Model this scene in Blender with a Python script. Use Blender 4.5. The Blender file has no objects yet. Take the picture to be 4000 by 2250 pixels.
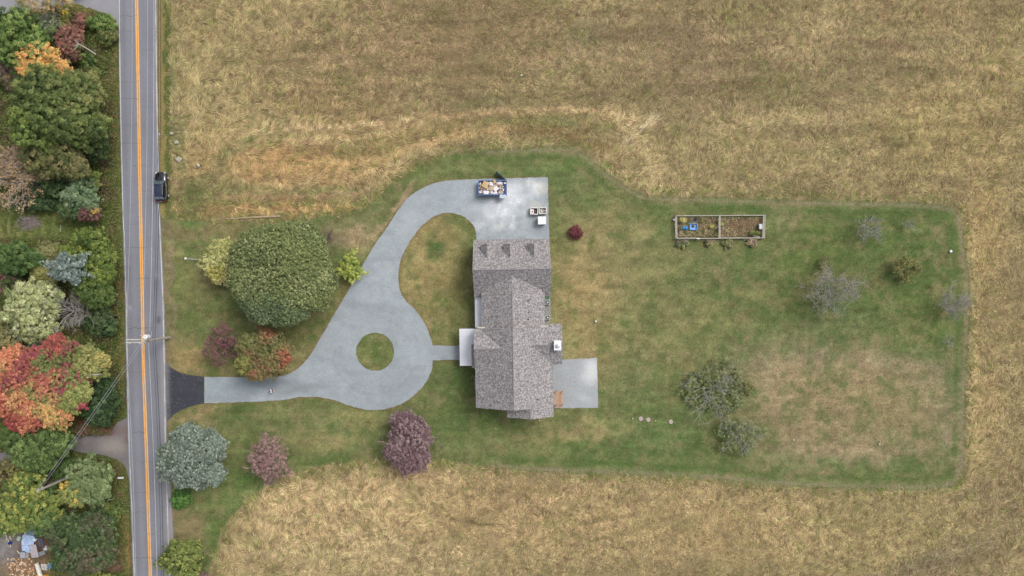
import bpy, math, random
import numpy as np
from mathutils import Vector, Matrix, noise as mnoise
from mathutils.geometry import delaunay_2d_cdt

random.seed(7); RNG = np.random.default_rng(11)
scene = bpy.context.scene
COL = scene.collection
R = math.radians

# ------------------------------------------------------------------ camera, sky, sun, exposure
H = 116.0          # flying height of the camera, m
S = 23.0           # photo pixels per metre on the ground
cam_d = bpy.data.cameras.new('camera'); cam = bpy.data.objects.new('camera', cam_d); COL.objects.link(cam)
cam.location = (0, 0, H); cam.rotation_euler = (0, 0, 0)
cam_d.sensor_width = 36; cam_d.lens = 36 * H / (4000 / S); cam_d.clip_start = 1; cam_d.clip_end = 5000
scene.camera = cam
world = bpy.data.worlds.new('World'); scene.world = world; world.use_nodes = True
wn = world.node_tree; wn.nodes.clear()
sky = wn.nodes.new('ShaderNodeTexSky'); sky.sky_type = 'NISHITA'; sky.sun_disc = False
SUN_EL, SUN_AZ = 57, 52          # azimuth clockwise from north (+Y)
sky.sun_elevation = R(SUN_EL); sky.sun_rotation = R(SUN_AZ); sky.dust_density = 5; sky.air_density = 1.0
hs = wn.nodes.new('ShaderNodeHueSaturation'); hs.inputs['Saturation'].default_value = 0.30
bg = wn.nodes.new('ShaderNodeBackground'); bg.inputs['Strength'].default_value = 0.15
wo = wn.nodes.new('ShaderNodeOutputWorld')
wn.links.new(sky.outputs[0], hs.inputs['Color']); wn.links.new(hs.outputs[0], bg.inputs['Color']); wn.links.new(bg.outputs[0], wo.inputs['Surface'])
sun_d = bpy.data.lights.new('sun', 'SUN'); sun_d.energy = 1.5; sun_d.angle = R(22); sun_d.color = (1, .96, .9)
sun = bpy.data.objects.new('sun', sun_d); COL.objects.link(sun)
sdir = Vector((math.sin(R(SUN_AZ)) * math.cos(R(SUN_EL)), math.cos(R(SUN_AZ)) * math.cos(R(SUN_EL)), math.sin(R(SUN_EL))))
sun.rotation_euler = sdir.to_track_quat('Z', 'Y').to_euler()
scene.view_settings.view_transform = 'Standard'; scene.view_settings.look = 'None'
scene.view_settings.gamma = 1; scene.view_settings.use_curve_mapping = False
scene.view_settings.exposure = 0.0
scene.render.engine = 'CYCLES'

# ------------------------------------------------------------------ helpers
def P(px, py, z=0.0):
    """photo pixel of a point at height z -> world point"""
    k = (H - z) / H
    return Vector(((px - 2000) / S * k, (1125 - py) / S * k, z))
def lin(c):
    c = np.asarray(c, float) / 255.0
    return np.where(c <= .04045, c / 12.92, ((c + .055) / 1.055) ** 2.4)
def L3(c, k=.85):
    v = lin(c) * k
    return (float(v[0]), float(v[1]), float(v[2]))

def desat(c, k=.14):
    g = (c * np.array([.3, .59, .11])).sum(-1, keepdims=True); return c * (1 - k) + g * k

def tag(o, label=None, cat=None, group=None, kind=None):
    if label: o['label'] = label
    if cat: o['category'] = cat
    if group: o['group'] = group
    if kind: o['kind'] = kind
    return o
def empty(name, loc=(0, 0, 0), rz=0, label=None, cat=None, group=None):
    o = bpy.data.objects.new(name, None); COL.objects.link(o); o.location = loc; o.rotation_euler = (0, 0, rz)
    o.empty_display_size = .2
    return tag(o, label, cat, group)

def np_mesh(name, V, F, mat, colors=None, parent=None, smooth=False):
    """V (n,3); F (m,k) with k 3 or 4; colors (n,3) linear on points"""
    V = np.ascontiguousarray(V, dtype=np.float32); F = np.ascontiguousarray(F, dtype=np.int32)
    me = bpy.data.meshes.new(name); k = F.shape[1]
    me.vertices.add(len(V)); me.vertices.foreach_set('co', V.ravel())
    me.loops.add(F.size); me.loops.foreach_set('vertex_index', F.ravel())
    me.polygons.add(len(F)); me.polygons.foreach_set('loop_start', np.arange(0, F.size, k, dtype=np.int32))
    try: me.polygons.foreach_set('loop_total', np.full(len(F), k, dtype=np.int32))
    except Exception: pass
    if smooth: me.polygons.foreach_set('use_smooth', np.ones(len(F), dtype=bool))
    if colors is not None:
        a = me.color_attributes.new('Col', 'FLOAT_COLOR', 'POINT')
        c4 = np.ones((len(V), 4), np.float32); c4[:, :3] = np.clip(colors, 0, 1); a.data.foreach_set('color', c4.ravel())
    me.update(calc_edges=True); me.validate()
    me.materials.append(mat)
    o = bpy.data.objects.new(name, me); COL.objects.link(o)
    if parent: o.parent = parent
    return o

class MB:
    def __init__(s): s.v = []; s.f = []; s.c = []; s.uv = {}; s.smooth = False
    def add(s, vs, fs, col=None):
        b = len(s.v); s.v += [tuple(v) for v in vs]; s.f += [tuple(b + i for i in f) for f in fs]
        s.c += [col if col else (1, 1, 1)] * len(vs); return s
    def box(s, c, d, rz=0, rx=0, ry=0, col=None, taper=1.0):
        x, y, z = d[0] / 2, d[1] / 2, d[2] / 2
        M = Matrix.Translation(Vector(c)) @ Matrix.Rotation(rz, 4, 'Z') @ Matrix.Rotation(ry, 4, 'Y') @ Matrix.Rotation(rx, 4, 'X')
        t = taper
        vs = [M @ Vector(p) for p in [(-x, -y, -z), (x, -y, -z), (x, y, -z), (-x, y, -z), (-x * t, -y * t, z), (x * t, -y * t, z), (x * t, y * t, z), (-x * t, y * t, z)]]
        return s.add(vs, [(0, 3, 2, 1), (4, 5, 6, 7), (0, 1, 5, 4), (1, 2, 6, 5), (2, 3, 7, 6), (3, 0, 4, 7)], col)
    def tube(s, pts, rad, n=8, caps=True, col=None):
        pts = [Vector(p) for p in pts]
        if not hasattr(rad, '__len__'): rad = [rad] * len(pts)
        rings = []
        for i, p in enumerate(pts):
            d = (pts[min(i + 1, len(pts) - 1)] - pts[max(i - 1, 0)]).normalized()
            a = d.orthogonal().normalized() if i == 0 else (prev - d * prev.dot(d)).normalized()
            prev = a; b = d.cross(a)
            rings.append([p + (a * math.cos(t) + b * math.sin(t)) * rad[i] for t in [2 * math.pi * k / n for k in range(n)]])
        vs = [v for r in rings for v in r]; fs = []
        for i in range(len(pts) - 1):
            for k in range(n): fs.append((i * n + k, i * n + (k + 1) % n, (i + 1) * n + (k + 1) % n, (i + 1) * n + k))
        if caps: fs.append(tuple(range(n))[::-1]); fs.append(tuple((len(pts) - 1) * n + k for k in range(n)))
        return s.add(vs, fs, col)
    def cyl(s, c, r, h, n=16, r2=None, col=None):
        c = Vector(c); return s.tube([c, c + Vector((0, 0, h))], [r, r if r2 is None else r2], n, True, col)
    def ring(s, c, ro, ri, h, n=20, col=None):
        c = Vector(c); vs = []; fs = []
        for k in range(n):
            t = 2 * math.pi * k / n; u = Vector((math.cos(t), math.sin(t), 0))
            vs += [c + u * ro, c + u * ro + Vector((0, 0, h)), c + u * ri + Vector((0, 0, h)), c + u * ri]
        for k in range(n):
            a, b = 4 * k, 4 * ((k + 1) % n)
            for q in range(4): fs.append((a + q, b + q, b + (q + 1) % 4, a + (q + 1) % 4))
        return s.add(vs, fs, col)
    def dome(s, c, rx, ry, rz, n=14, m=5, col=None):
        c = Vector(c); vs = []; fs = []
        for j in range(m):
            ph = j / m * math.pi / 2
            for k in range(n):
                t = 2 * math.pi * k / n; vs.append(c + Vector((rx * math.cos(ph) * math.cos(t), ry * math.cos(ph) * math.sin(t), rz * math.sin(ph))))
        vs.append(c + Vector((0, 0, rz)))
        for j in range(m - 1):
            for k in range(n): fs.append((j * n + k, j * n + (k + 1) % n, (j + 1) * n + (k + 1) % n, (j + 1) * n + k))
        for k in range(n): fs.append(((m - 1) * n + k, (m - 1) * n + (k + 1) % n, m * n))
        return s.add(vs, fs, col)
    def sheet(s, pts, t=.03, col=None):
        """thin slab through coplanar points, thickness t downwards"""
        pts = [Vector(p) for p in pts]; n = len(pts)
        nn = (pts[1] - pts[0]).cross(pts[2] - pts[0]).normalized()
        if nn.z < 0: pts = pts[::-1]; nn = -nn
        vs = pts + [p - nn * t for p in pts]
        fs = [tuple(range(n)), tuple(range(2 * n - 1, n - 1, -1))] + [(i, i + n, (i + 1) % n + n, (i + 1) % n) for i in range(n)]
        return s.add(vs, fs, col)
    def build(s, name, mat, parent=None, loc=None, smooth=False, bevel=0):
        me = bpy.data.meshes.new(name); me.from_pydata(s.v, [], s.f)
        a = me.color_attributes.new('Col', 'FLOAT_COLOR', 'POINT')
        for i, c in enumerate(s.c): a.data[i].color = (c[0], c[1], c[2], 1)
        if smooth:
            for p in me.polygons: p.use_smooth = True
        me.materials.append(mat); me.update()
        o = bpy.data.objects.new(name, me); COL.objects.link(o)
        if loc is not None: o.location = loc
        if parent: o.parent = parent
        if bevel:
            b = o.modifiers.new('bevel', 'BEVEL'); b.width = bevel; b.segments = 2; b.limit_method = 'ANGLE'
        return o

# numpy value noise / fbm
def _hash(ix, iy, seed):
    h = (ix.astype(np.int64) * 374761393 + iy.astype(np.int64) * 668265263 + seed * 1442695041) & 0xffffffff
    h = ((h ^ (h >> 13)) * 1274126177) & 0xffffffff
    return ((h ^ (h >> 16)) & 0xffff) / 65535.0
def vnoise(x, y, seed=0):
    x0 = np.floor(x); y0 = np.floor(y); fx = x - x0; fy = y - y0
    fx = fx * fx * (3 - 2 * fx); fy = fy * fy * (3 - 2 * fy)
    a = _hash(x0, y0, seed); b = _hash(x0 + 1, y0, seed); c = _hash(x0, y0 + 1, seed); d = _hash(x0 + 1, y0 + 1, seed)
    return (a * (1 - fx) + b * fx) * (1 - fy) + (c * (1 - fx) + d * fx) * fy
def fbm(x, y, seed=0, o=4, g=.5):
    t = 0; a = 1; n = 0
    for i in range(o):
        t = t + a * vnoise(x * 2 ** i + i * 17.3, y * 2 ** i - i * 9.1, seed + i); n += a; a *= g
    return t / n
def sdist(poly, x, y):
    """signed distance, positive inside; poly (n,2)"""
    poly = np.asarray(poly, float); d = np.full(x.shape, 1e18); ins = np.zeros(x.shape, bool)
    for i in range(len(poly)):
        ax, ay = poly[i]; bx, by = poly[(i + 1) % len(poly)]
        ex, ey = bx - ax, by - ay; t = np.clip(((x - ax) * ex + (y - ay) * ey) / (ex * ex + ey * ey + 1e-12), 0, 1)
        d = np.minimum(d, (x - ax - t * ex) ** 2 + (y - ay - t * ey) ** 2)
        if ay != by:
            c = ((ay > y) != (by > y)) & (x < (bx - ax) * (y - ay) / (by - ay) + ax); ins ^= c
    d = np.sqrt(d); return np.where(ins, d, -d)
def smooth_poly(pts, n=4, closed=True, corners=()):
    """Catmull-Rom through pixel points; indexes in corners stay sharp"""
    out = []; N = len(pts); cs = set(corners)
    for i in range(N if closed else N - 1):
        p0, p1, p2, p3 = [np.array(pts[(i + k) % N] if closed else pts[min(max(i + k, 0), N - 1)], float) for k in (-1, 0, 1, 2)]
        if i in cs: p0 = p1
        if (i + 1) % N in cs: p3 = p2
        for j in range(n):
            t = j / n
            if i in cs and (i + 1) % N in cs: q = p1 + (p2 - p1) * t
            else: q = .5 * ((2 * p1) + (-p0 + p2) * t + (2 * p0 - 5 * p1 + 4 * p2 - p3) * t * t + (-p0 + 3 * p1 - 3 * p2 + p3) * t ** 3)
            out.append(tuple(q))
    if not closed: out.append(tuple(pts[-1]))
    return out

# ------------------------------------------------------------------ materials
MATS = {}
def mat(name, rgb, rough=.7, spec=.3, metal=0, coat=0, nscale=0, namt=.15, bump=0, bscale=8):
    if name in MATS: return MATS[name]
    m = bpy.data.materials.new(name); m.use_nodes = True; nt = m.node_tree; b = nt.nodes['Principled BSDF']
    b.inputs['Roughness'].default_value = rough; b.inputs['Specular IOR Level'].default_value = spec
    b.inputs['Metallic'].default_value = metal; b.inputs['Coat Weight'].default_value = coat
    c = L3(rgb)
    ns = nscale if nscale else 3.0
    tc = nt.nodes.new('ShaderNodeTexCoord'); nz = nt.nodes.new('ShaderNodeTexNoise'); nz.inputs['Scale'].default_value = ns; nz.inputs['Detail'].default_value = 5
    nt.links.new(tc.outputs['Object'], nz.inputs['Vector'])
    mr = nt.nodes.new('ShaderNodeMapRange'); mr.inputs['From Min'].default_value = .3; mr.inputs['From Max'].default_value = .7
    mr.inputs['To Min'].default_value = 1 - namt; mr.inputs['To Max'].default_value = 1 + namt
    nt.links.new(nz.outputs['Fac'], mr.inputs['Value'])
    mx = nt.nodes.new('ShaderNodeVectorMath'); mx.operation = 'SCALE'; mx.inputs[0].default_value = c
    nt.links.new(mr.outputs[0], mx.inputs['Scale']); nt.links.new(mx.outputs[0], b.inputs['Base Color'])
    if bump:
        bm = nt.nodes.new('ShaderNodeBump'); bm.inputs['Strength'].default_value = bump; n2 = nt.nodes.new('ShaderNodeTexNoise'); n2.inputs['Scale'].default_value = bscale
        nt.links.new(tc.outputs['Object'], n2.inputs['Vector']); nt.links.new(n2.outputs['Fac'], bm.inputs['Height']); nt.links.new(bm.outputs[0], b.inputs['Normal'])
    MATS[name] = m; return m

def col_mat(name, rough=.8, spec=.15, fine=0, famt=.25, transl=0, mid=0, mamt=.1):
    """base colour from the mesh's own colour attribute, times procedural grain"""
    m = bpy.data.materials.new(name); m.use_nodes = True; nt = m.node_tree; b = nt.nodes['Principled BSDF']
    b.inputs['Roughness'].default_value = rough; b.inputs['Specular IOR Level'].default_value = spec
    at = nt.nodes.new('ShaderNodeAttribute'); at.attribute_name = 'Col'; src = at.outputs['Color']
    for sc, am in ((fine, famt), (mid, mamt)):
        if not sc: continue
        tc = nt.nodes.new('ShaderNodeTexCoord'); nz = nt.nodes.new('ShaderNodeTexNoise'); nz.inputs['Scale'].default_value = sc; nz.inputs['Detail'].default_value = 4; nz.inputs['Roughness'].default_value = .65
        nt.links.new(tc.outputs['Object'], nz.inputs['Vector'])
        mr = nt.nodes.new('ShaderNodeMapRange'); mr.inputs['From Min'].default_value = .3; mr.inputs['From Max'].default_value = .7
        mr.inputs['To Min'].default_value = 1 - am; mr.inputs['To Max'].default_value = 1 + am
        nt.links.new(nz.outputs['Fac'], mr.inputs['Value'])
        mx = nt.nodes.new('ShaderNodeVectorMath'); mx.operation = 'SCALE'
        nt.links.new(src, mx.inputs[0]); nt.links.new(mr.outputs[0], mx.inputs['Scale']); src = mx.outputs[0]
    nt.links.new(src, b.inputs['Base Color'])
    if transl:
        t = nt.nodes.new('ShaderNodeBsdfTranslucent'); mix = nt.nodes.new('ShaderNodeMixShader'); mix.inputs[0].default_value = transl
        nt.links.new(src, t.inputs['Color']); nt.links.new(b.outputs[0], mix.inputs[1]); nt.links.new(t.outputs[0], mix.inputs[2])
        nt.links.new(mix.outputs[0], nt.nodes['Material Output'].inputs['Surface'])
    return m
M_LEAF = col_mat('leaf', .65, .2, transl=.15)
M_GRASS = col_mat('dry_grass', .8, .1, transl=.1)
M_GROUND = col_mat('turf', .95, .05, fine=3.0, famt=.30, mid=.8, mamt=.14)
M_GRAVEL = col_mat('gravel', .9, .2, fine=5.0, famt=.17, mid=.9, mamt=.045)
M_ASPH = col_mat('asphalt', .85, .25, fine=6.0, famt=.12, mid=.35, mamt=.05)
M_COL = col_mat('painted', .7, .25, fine=4, famt=.12)
M_BARK = mat('bark', (120, 108, 96), .9, .1, nscale=6, namt=.3)
M_BAREBARK = mat('grey_bark', (172, 168, 166), .9, .1, nscale=4, namt=.25)
M_WOOD = mat('weathered_wood', (178, 172, 162), .85, .2, nscale=5, namt=.25)
M_DECK = mat('deck_boards', (188, 158, 138), .8, .2, nscale=5, namt=.15)
M_WHITE = mat('white_paint', (236, 238, 240), .5, .4, nscale=2, namt=.04)
M_WMETAL = mat('white_metal', (232, 234, 242), .5, .4, nscale=1.2, namt=.05)
M_GREYM = mat('grey_metal', (150, 154, 158), .4, .5, metal=.4, nscale=3, namt=.1)
M_DARK = mat('dark_plastic', (34, 35, 38), .5, .4, nscale=3)
M_BLUE = mat('blue_steel', (50, 76, 122), .5, .4, nscale=3, namt=.25)
M_LBLUE = mat('light_blue_plastic', (84, 150, 214), .4, .4, nscale=3)
M_SIDING = mat('siding', (205, 200, 190), .7, .3, nscale=2, namt=.05)
M_GLASS = mat('window_glass', (40, 48, 58), .08, .6, nscale=1)
M_CONC = mat('concrete', (176, 176, 172), .9, .2, nscale=3, namt=.12)
M_SKIN = mat('skin', (205, 160, 135), .6, .3)

# ------------------------------------------------------------------ outlines, in photo pixels at ground level
ROAD_L = [(-900, 452), (0, 463), (300, 466), (600, 472), (800, 477), (1000, 483), (1200, 489), (1400, 492), (1600, 496), (1800, 502), (2000, 511), (2250, 520), (3200, 560)]
ROAD_R = [(-900, 600), (0, 613), (300, 616), (600, 621), (800, 625), (1000, 635), (1200, 643), (1400, 647), (1600, 650), (1750, 653), (1900, 667), (2100, 678), (2250, 684), (3200, 716)]
EDGE_R = [(-900, 597), (0, 610), (300, 613), (600, 618), (800, 622), (1000, 631), (1200, 639), (1400, 643), (1600, 646), (1750, 648), (1900, 653), (2100, 659), (2250, 664), (3200, 696)]
CENT = [(-900, 520), (0, 534), (300, 540), (600, 545), (800, 549), (1000, 553), (1200, 557), (1400, 560), (1600, 567), (1800, 574), (2000, 580), (2250, 588), (3200, 622)]
def itp(tab, y): return np.interp(y, [a for a, b in tab], [b for a, b in tab])
LAWN = [(648, 830), (720, 862), (900, 868), (1100, 858), (1250, 850), (1430, 806), (1500, 742), (1560, 695), (1640, 645), (1740, 608), (1860, 587), (2000, 577), (2170, 572), (2240, 580), (2300, 610),
        (2350, 655), (2410, 700), (2480, 745), (2560, 765), (2750, 770), (3000, 778), (3300, 785), (3550, 790), (3680, 800), (3735, 822), (3760, 870), (3775, 1000), (3788, 1100), (3785, 1300),
        (3776, 1500), (3772, 1700), (3768, 1800), (3752, 1868), (3702, 1904), (3550, 1914), (3300, 1911), (3000, 1894), (2700, 1870), (2400, 1855), (2100, 1845), (1900, 1825), (1750, 1800),
        (1600, 1805), (1400, 1806), (1250, 1822), (1130, 1855), (1040, 1905), (960, 1960), (900, 2020), (862, 2080), (845, 2150), (812, 2250), (760, 2500), (700, 3000), (560, 3200),
        (560, 2250), (560, 1400), (560, 830)]
LAWN_S = smooth_poly(LAWN, 3, True, corners=(len(LAWN) - 1, len(LAWN) - 4, len(LAWN) - 5, 0))
DRIVE = [(798, 1472), (950, 1473), (1087, 1471), (1141, 1454), (1196, 1408), (1242, 1338), (1320, 1203), (1397, 1071), (1460, 963), (1514, 885), (1553, 823), (1599, 769), (1661, 730), (1724, 709),
         (1786, 702), (1868, 699), (2019, 695), (2140, 692), (2146, 965), (1862, 965), (1857, 902), (1840, 870), (1809, 845), (1755, 831), (1700, 843), (1646, 885), (1599, 947), (1568, 1009),
         (1556, 1071), (1562, 1130), (1584, 1172), (1630, 1219), (1665, 1273), (1682, 1320), (1691, 1349), (1900, 1352), (1900, 1406), (1691, 1407), (1684, 1452), (1654, 1506), (1599, 1559),
         (1537, 1590), (1460, 1602), (1382, 1590), (1304, 1563), (1242, 1551), (1180, 1551), (1087, 1564), (932, 1571), (798, 1575)]
DRIVE_S = smooth_poly(DRIVE, 4, True, corners=(0, 17, 18, 19, 34, 35, 36, 37, 49))
APRON = [(640, 1402), (668, 1434), (714, 1459), (798, 1472), (798, 1575), (730, 1592), (685, 1616), (662, 1638), (646, 1655)]
APRON_S = smooth_poly(APRON, 4, True, corners=(0, 3, 4, 8))
SIDE = [(500, 1628), (462, 1648), (420, 1683), (338, 1693), (285, 1708), (200, 1722), (60, 1760), (-200, 1790), (-200, 1850), (60, 1815), (200, 1772), (275, 1760), (338, 1772), (411, 1780), (464, 1799), (490, 1825), (506, 1880)]
SIDE_S = smooth_poly(SIDE, 4, True, corners=(0, 16))
NDRIVE = [(-260, 70), (50, 60), (100, 48), (230, 22), (300, 16), (338, 30), (411, 52), (449, 80), (466, 112), (466, -330), (-260, -330)]
NDRIVE_S = smooth_poly(NDRIVE, 3, True, corners=(0, 8, 9, 10))
PATIO = [(2146, 1404), (2203, 1404), (2332, 1398), (2337, 1593), (2146, 1595)]

# ------------------------------------------------------------------ ground colours (albedo patches of turf, soil and hay)
def blobs(C, x, y, lst, wob=1.0):
    wx = (fbm(x / 60, y / 60, 91, 3) - .5) * 70 * wob; wy = (fbm(x / 60, y / 60, 77, 3) - .5) * 70 * wob
    for (cx, cy, rx, ry, rot, rgb, a) in lst:
        dx = x + wx - cx; dy = y + wy - cy; c, s = math.cos(R(rot)), math.sin(R(rot))
        u = (dx * c + dy * s) / rx; v = (-dx * s + dy * c) / ry; w = min(1, a * 1.25) * np.exp(-(u * u + v * v) ** 1.5)
        C += w[..., None] * (lin(rgb) - C)
    return C
G_, DG, TAN, BRN, LG = (106, 115, 68), (84, 103, 56), (154, 137, 94), (142, 122, 88), (126, 132, 80)
LAWN_BLOBS = [(2350, 1130, 190, 340, 0, (152, 136, 94), .85), (2560, 1180, 240, 260, 0, (128, 124, 80), .6), (2500, 1760, 420, 90, 0, (92, 110, 60), .7), (1700, 1640, 500, 70, 0, (98, 112, 62), .6), (3400, 1060, 470, 270, 0, (84, 102, 54), .75), (3320, 1560, 450, 240, 0, (147, 134, 112), .9), (1680, 1050, 130, 260, 6, (150, 132, 86), .8), 
    (1650, 1000, 110, 190, 8, (148, 134, 88), .7), (1720, 975, 42, 34, 0, (80, 104, 54), .85), (1720, 1270, 90, 90, 0, (136, 128, 82), .5),
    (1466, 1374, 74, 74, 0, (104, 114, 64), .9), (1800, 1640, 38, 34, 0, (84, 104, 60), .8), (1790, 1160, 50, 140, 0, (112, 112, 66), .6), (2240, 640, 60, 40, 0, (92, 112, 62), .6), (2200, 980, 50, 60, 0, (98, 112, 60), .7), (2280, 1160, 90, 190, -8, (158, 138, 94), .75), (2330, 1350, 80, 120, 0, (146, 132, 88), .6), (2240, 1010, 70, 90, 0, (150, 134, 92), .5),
    (2200, 700, 160, 80, 20, (102, 116, 68), .7), (2560, 850, 130, 60, 0, (110, 120, 70), .5), (2150, 620, 200, 30, 0, (112, 118, 72), .5), (2550, 1000, 240, 90, 0, (128, 126, 82), .55),
    (2560, 1250, 220, 120, 0, (122, 124, 78), .5), (2740, 1110, 150, 90, 0, (98, 112, 64), .5), (2870, 1210, 220, 80, -20, (126, 122, 78), .5), (2460, 1470, 110, 120, 0, (106, 118, 72), .5),
    (3170, 1000, 150, 180, 0, (96, 110, 58), .65), (3150, 1190, 150, 80, 0, (86, 102, 54), .6), (3500, 960, 180, 110, 0, (92, 108, 58), .55), (3600, 1250, 170, 150, 0, (92, 108, 56), .6), (3420, 1330, 260, 60, 0, (102, 112, 62), .5),
    (3060, 840, 90, 60, 0, (140, 132, 96), .4), (3380, 1090, 120, 60, 0, (120, 112, 74), .5), (3250, 1500, 330, 110, 0, (158, 138, 104), .8), (3200, 1620, 360, 150, 0, (146, 128, 94), .7), (3520, 1600, 200, 170, 0, (134, 124, 84), .6), (3350, 1740, 300, 50, 0, (152, 134, 102), .6),
    (3450, 1850, 320, 30, 2, (98, 110, 62), .7), (3050, 1860, 220, 16, 2, (150, 132, 100), .5), (3725, 1700, 20, 120, 0, (146, 130, 106), .6), (3760, 1000, 16, 260, 0, (140, 128, 92), .5),
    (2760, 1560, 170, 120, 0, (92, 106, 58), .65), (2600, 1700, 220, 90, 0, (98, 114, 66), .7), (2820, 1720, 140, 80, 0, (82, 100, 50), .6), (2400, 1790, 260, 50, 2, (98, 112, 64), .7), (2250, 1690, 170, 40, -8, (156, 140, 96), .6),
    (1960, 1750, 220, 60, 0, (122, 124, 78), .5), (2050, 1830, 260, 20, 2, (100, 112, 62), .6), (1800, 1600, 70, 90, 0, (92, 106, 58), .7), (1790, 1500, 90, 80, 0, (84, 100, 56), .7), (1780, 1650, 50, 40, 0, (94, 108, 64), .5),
    (1300, 1660, 260, 50, 0, (112, 118, 72), .6), (1400, 1640, 110, 30, 10, (140, 134, 86), .6), (1280, 1720, 160, 30, 0, (146, 134, 90), .5), (1200, 1790, 280, 18, -3, (92, 108, 58), .6), (930, 1620, 110, 40, 0, (88, 104, 58), .6), (760, 1620, 90, 30, -25, (148, 130, 90), .7),
    (690, 1700, 30, 80, 0, (144, 128, 90), .5), (960, 1860, 130, 60, -30, (84, 104, 54), .6), (860, 1960, 120, 70, -50, (98, 112, 60), .6), (740, 2060, 80, 80, 0, (134, 120, 86), .7), (850, 2090, 40, 100, -25, (88, 108, 54), .6), (700, 1990, 40, 60, 0, (118, 114, 72), .5),
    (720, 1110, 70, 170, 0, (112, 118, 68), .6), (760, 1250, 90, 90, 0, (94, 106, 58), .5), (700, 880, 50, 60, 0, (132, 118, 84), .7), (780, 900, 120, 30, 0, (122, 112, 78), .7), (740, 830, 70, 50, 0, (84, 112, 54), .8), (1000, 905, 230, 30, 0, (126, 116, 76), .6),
    (1390, 920, 80, 70, 30, (158, 138, 104), .8), (1440, 830, 120, 28, -35, (112, 118, 74), .6), (1300, 930, 50, 40, 0, (124, 110, 90), .6), (1550, 800, 90, 12, -52, (172, 146, 118), .75), (1480, 890, 60, 12, -55, (160, 136, 106), .6),
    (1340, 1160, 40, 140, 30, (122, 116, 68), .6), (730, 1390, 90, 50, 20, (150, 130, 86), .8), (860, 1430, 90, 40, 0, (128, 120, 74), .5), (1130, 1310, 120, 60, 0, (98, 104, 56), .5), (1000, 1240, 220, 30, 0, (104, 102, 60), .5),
    (668, 1100, 14, 300, 0, (138, 118, 100), .6), (1690, 1610, 120, 30, -20, (96, 108, 60), .5)]
HAY_BLOBS = [
    (900, 300, 260, 340, 0, (168, 150, 100), .8), (800, 640, 180, 120, -20, (170, 146, 96), .6), (1150, 640, 300, 80, 0, (184, 148, 92), .85), (1000, 800, 330, 30, 0, (172, 138, 84), .8), (1000, 760, 300, 12, 0, (124, 122, 70), .6), (1000, 825, 300, 10, 0, (180, 146, 90), .6), (850, 755, 120, 60, 0, (136, 130, 76), .6),
    (760, 780, 60, 90, 0, (110, 122, 64), .6), (1500, 200, 500, 200, 0, (154, 131, 92), .8), (1300, 430, 260, 100, 10, (156, 132, 86), .6), (2000, 120, 500, 160, 0, (152, 130, 90), .7), (2600, 250, 500, 220, 0, (152, 131, 94), .8), (2350, 400, 300, 140, 0, (148, 132, 88), .6),
    (1900, 480, 400, 50, -4, (154, 130, 84), .6), (1500, 560, 250, 40, -14, (150, 132, 78), .7), (2480, 520, 90, 80, 40, (170, 148, 104), .5), (2540, 660, 40, 100, -10, (172, 150, 104), .6), (2150, 510, 220, 40, 3, (154, 132, 86), .6),
    (2980, 600, 400, 100, 0, (156, 140, 92), .6), (3400, 300, 400, 260, 0, (158, 139, 97), .7), (3650, 500, 260, 200, 0, (166, 146, 92), .6), (3900, 400, 120, 300, 0, (150, 132, 84), .5), (3850, 900, 80, 260, 0, (176, 152, 98), .75), (3950, 1300, 60, 300, 0, (166, 146, 98), .6), (3850, 1600, 70, 250, 0, (170, 148, 98), .7),
    (3900, 2050, 160, 200, 0, (146, 130, 92), .6), (3400, 2080, 500, 150, 0, (168, 150, 98), .7), (2700, 2050, 500, 160, 0, (180, 156, 106), .8), (2000, 2020, 500, 160, 0, (180, 154, 106), .8), (1300, 2000, 350, 180, -10, (186, 160, 112), .85), (1500, 2180, 500, 80, 0, (184, 162, 114), .7), (3650, 2200, 260, 60, -20, (142, 128, 98), .6),
    (1060, 1870, 90, 30, -30, (170, 122, 86), .7), (1300, 1850, 160, 24, -6, (140, 130, 84), .6), (1650, 1860, 160, 30, 0, (164, 138, 100), .5), (2180, 470, 120, 18, 0, (120, 128, 74), .5), (1920, 395, 90, 30, 0, (120, 124, 78), .4), (660, 250, 18, 400, 0, (110, 118, 72), .5), (690, 560, 20, 120, 0, (120, 126, 78), .6),
    (2280, 120, 90, 60, 0, (128, 128, 84), .4), (3050, 350, 160, 60, 0, (128, 122, 74), .5), (2900, 60, 200, 60, 0, (132, 118, 76), .5), (3550, 60, 220, 70, 0, (156, 132, 90), .6)]
WEST_BLOBS = [(120, 880, 260, 70, 0, (110, 124, 70), .85), (330, 880, 90, 60, 0, (84, 104, 54), .6), (30, 900, 60, 40, 0, (146, 140, 96), .5), (450, 500, 28, 500, 0, (124, 112, 72), .6), (455, 900, 26, 300, 0, (102, 110, 62), .7), (460, 1400, 30, 200, 0, (118, 112, 66), .7),
              (40, 2150, 70, 90, 0, (140, 136, 136), .9), (130, 2150, 90, 80, 0, (104, 88, 74), .8), (100, 2225, 110, 40, 0, (136, 112, 86), .8), (190, 2120, 40, 60, 0, (86, 62, 58), .6), (470, 1950, 26, 200, 0, (124, 118, 70), .7), (485, 2150, 22, 120, 0, (160, 130, 86), .6), (350, 1645, 90, 26, 0, (128, 88, 70), .7),
              (280, 30, 120, 40, 0, (136, 122, 74), .6), (400, 320, 50, 90, 0, (116, 116, 66), .6), (460, 1130, 20, 60, 0, (120, 84, 60), .5)]
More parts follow.
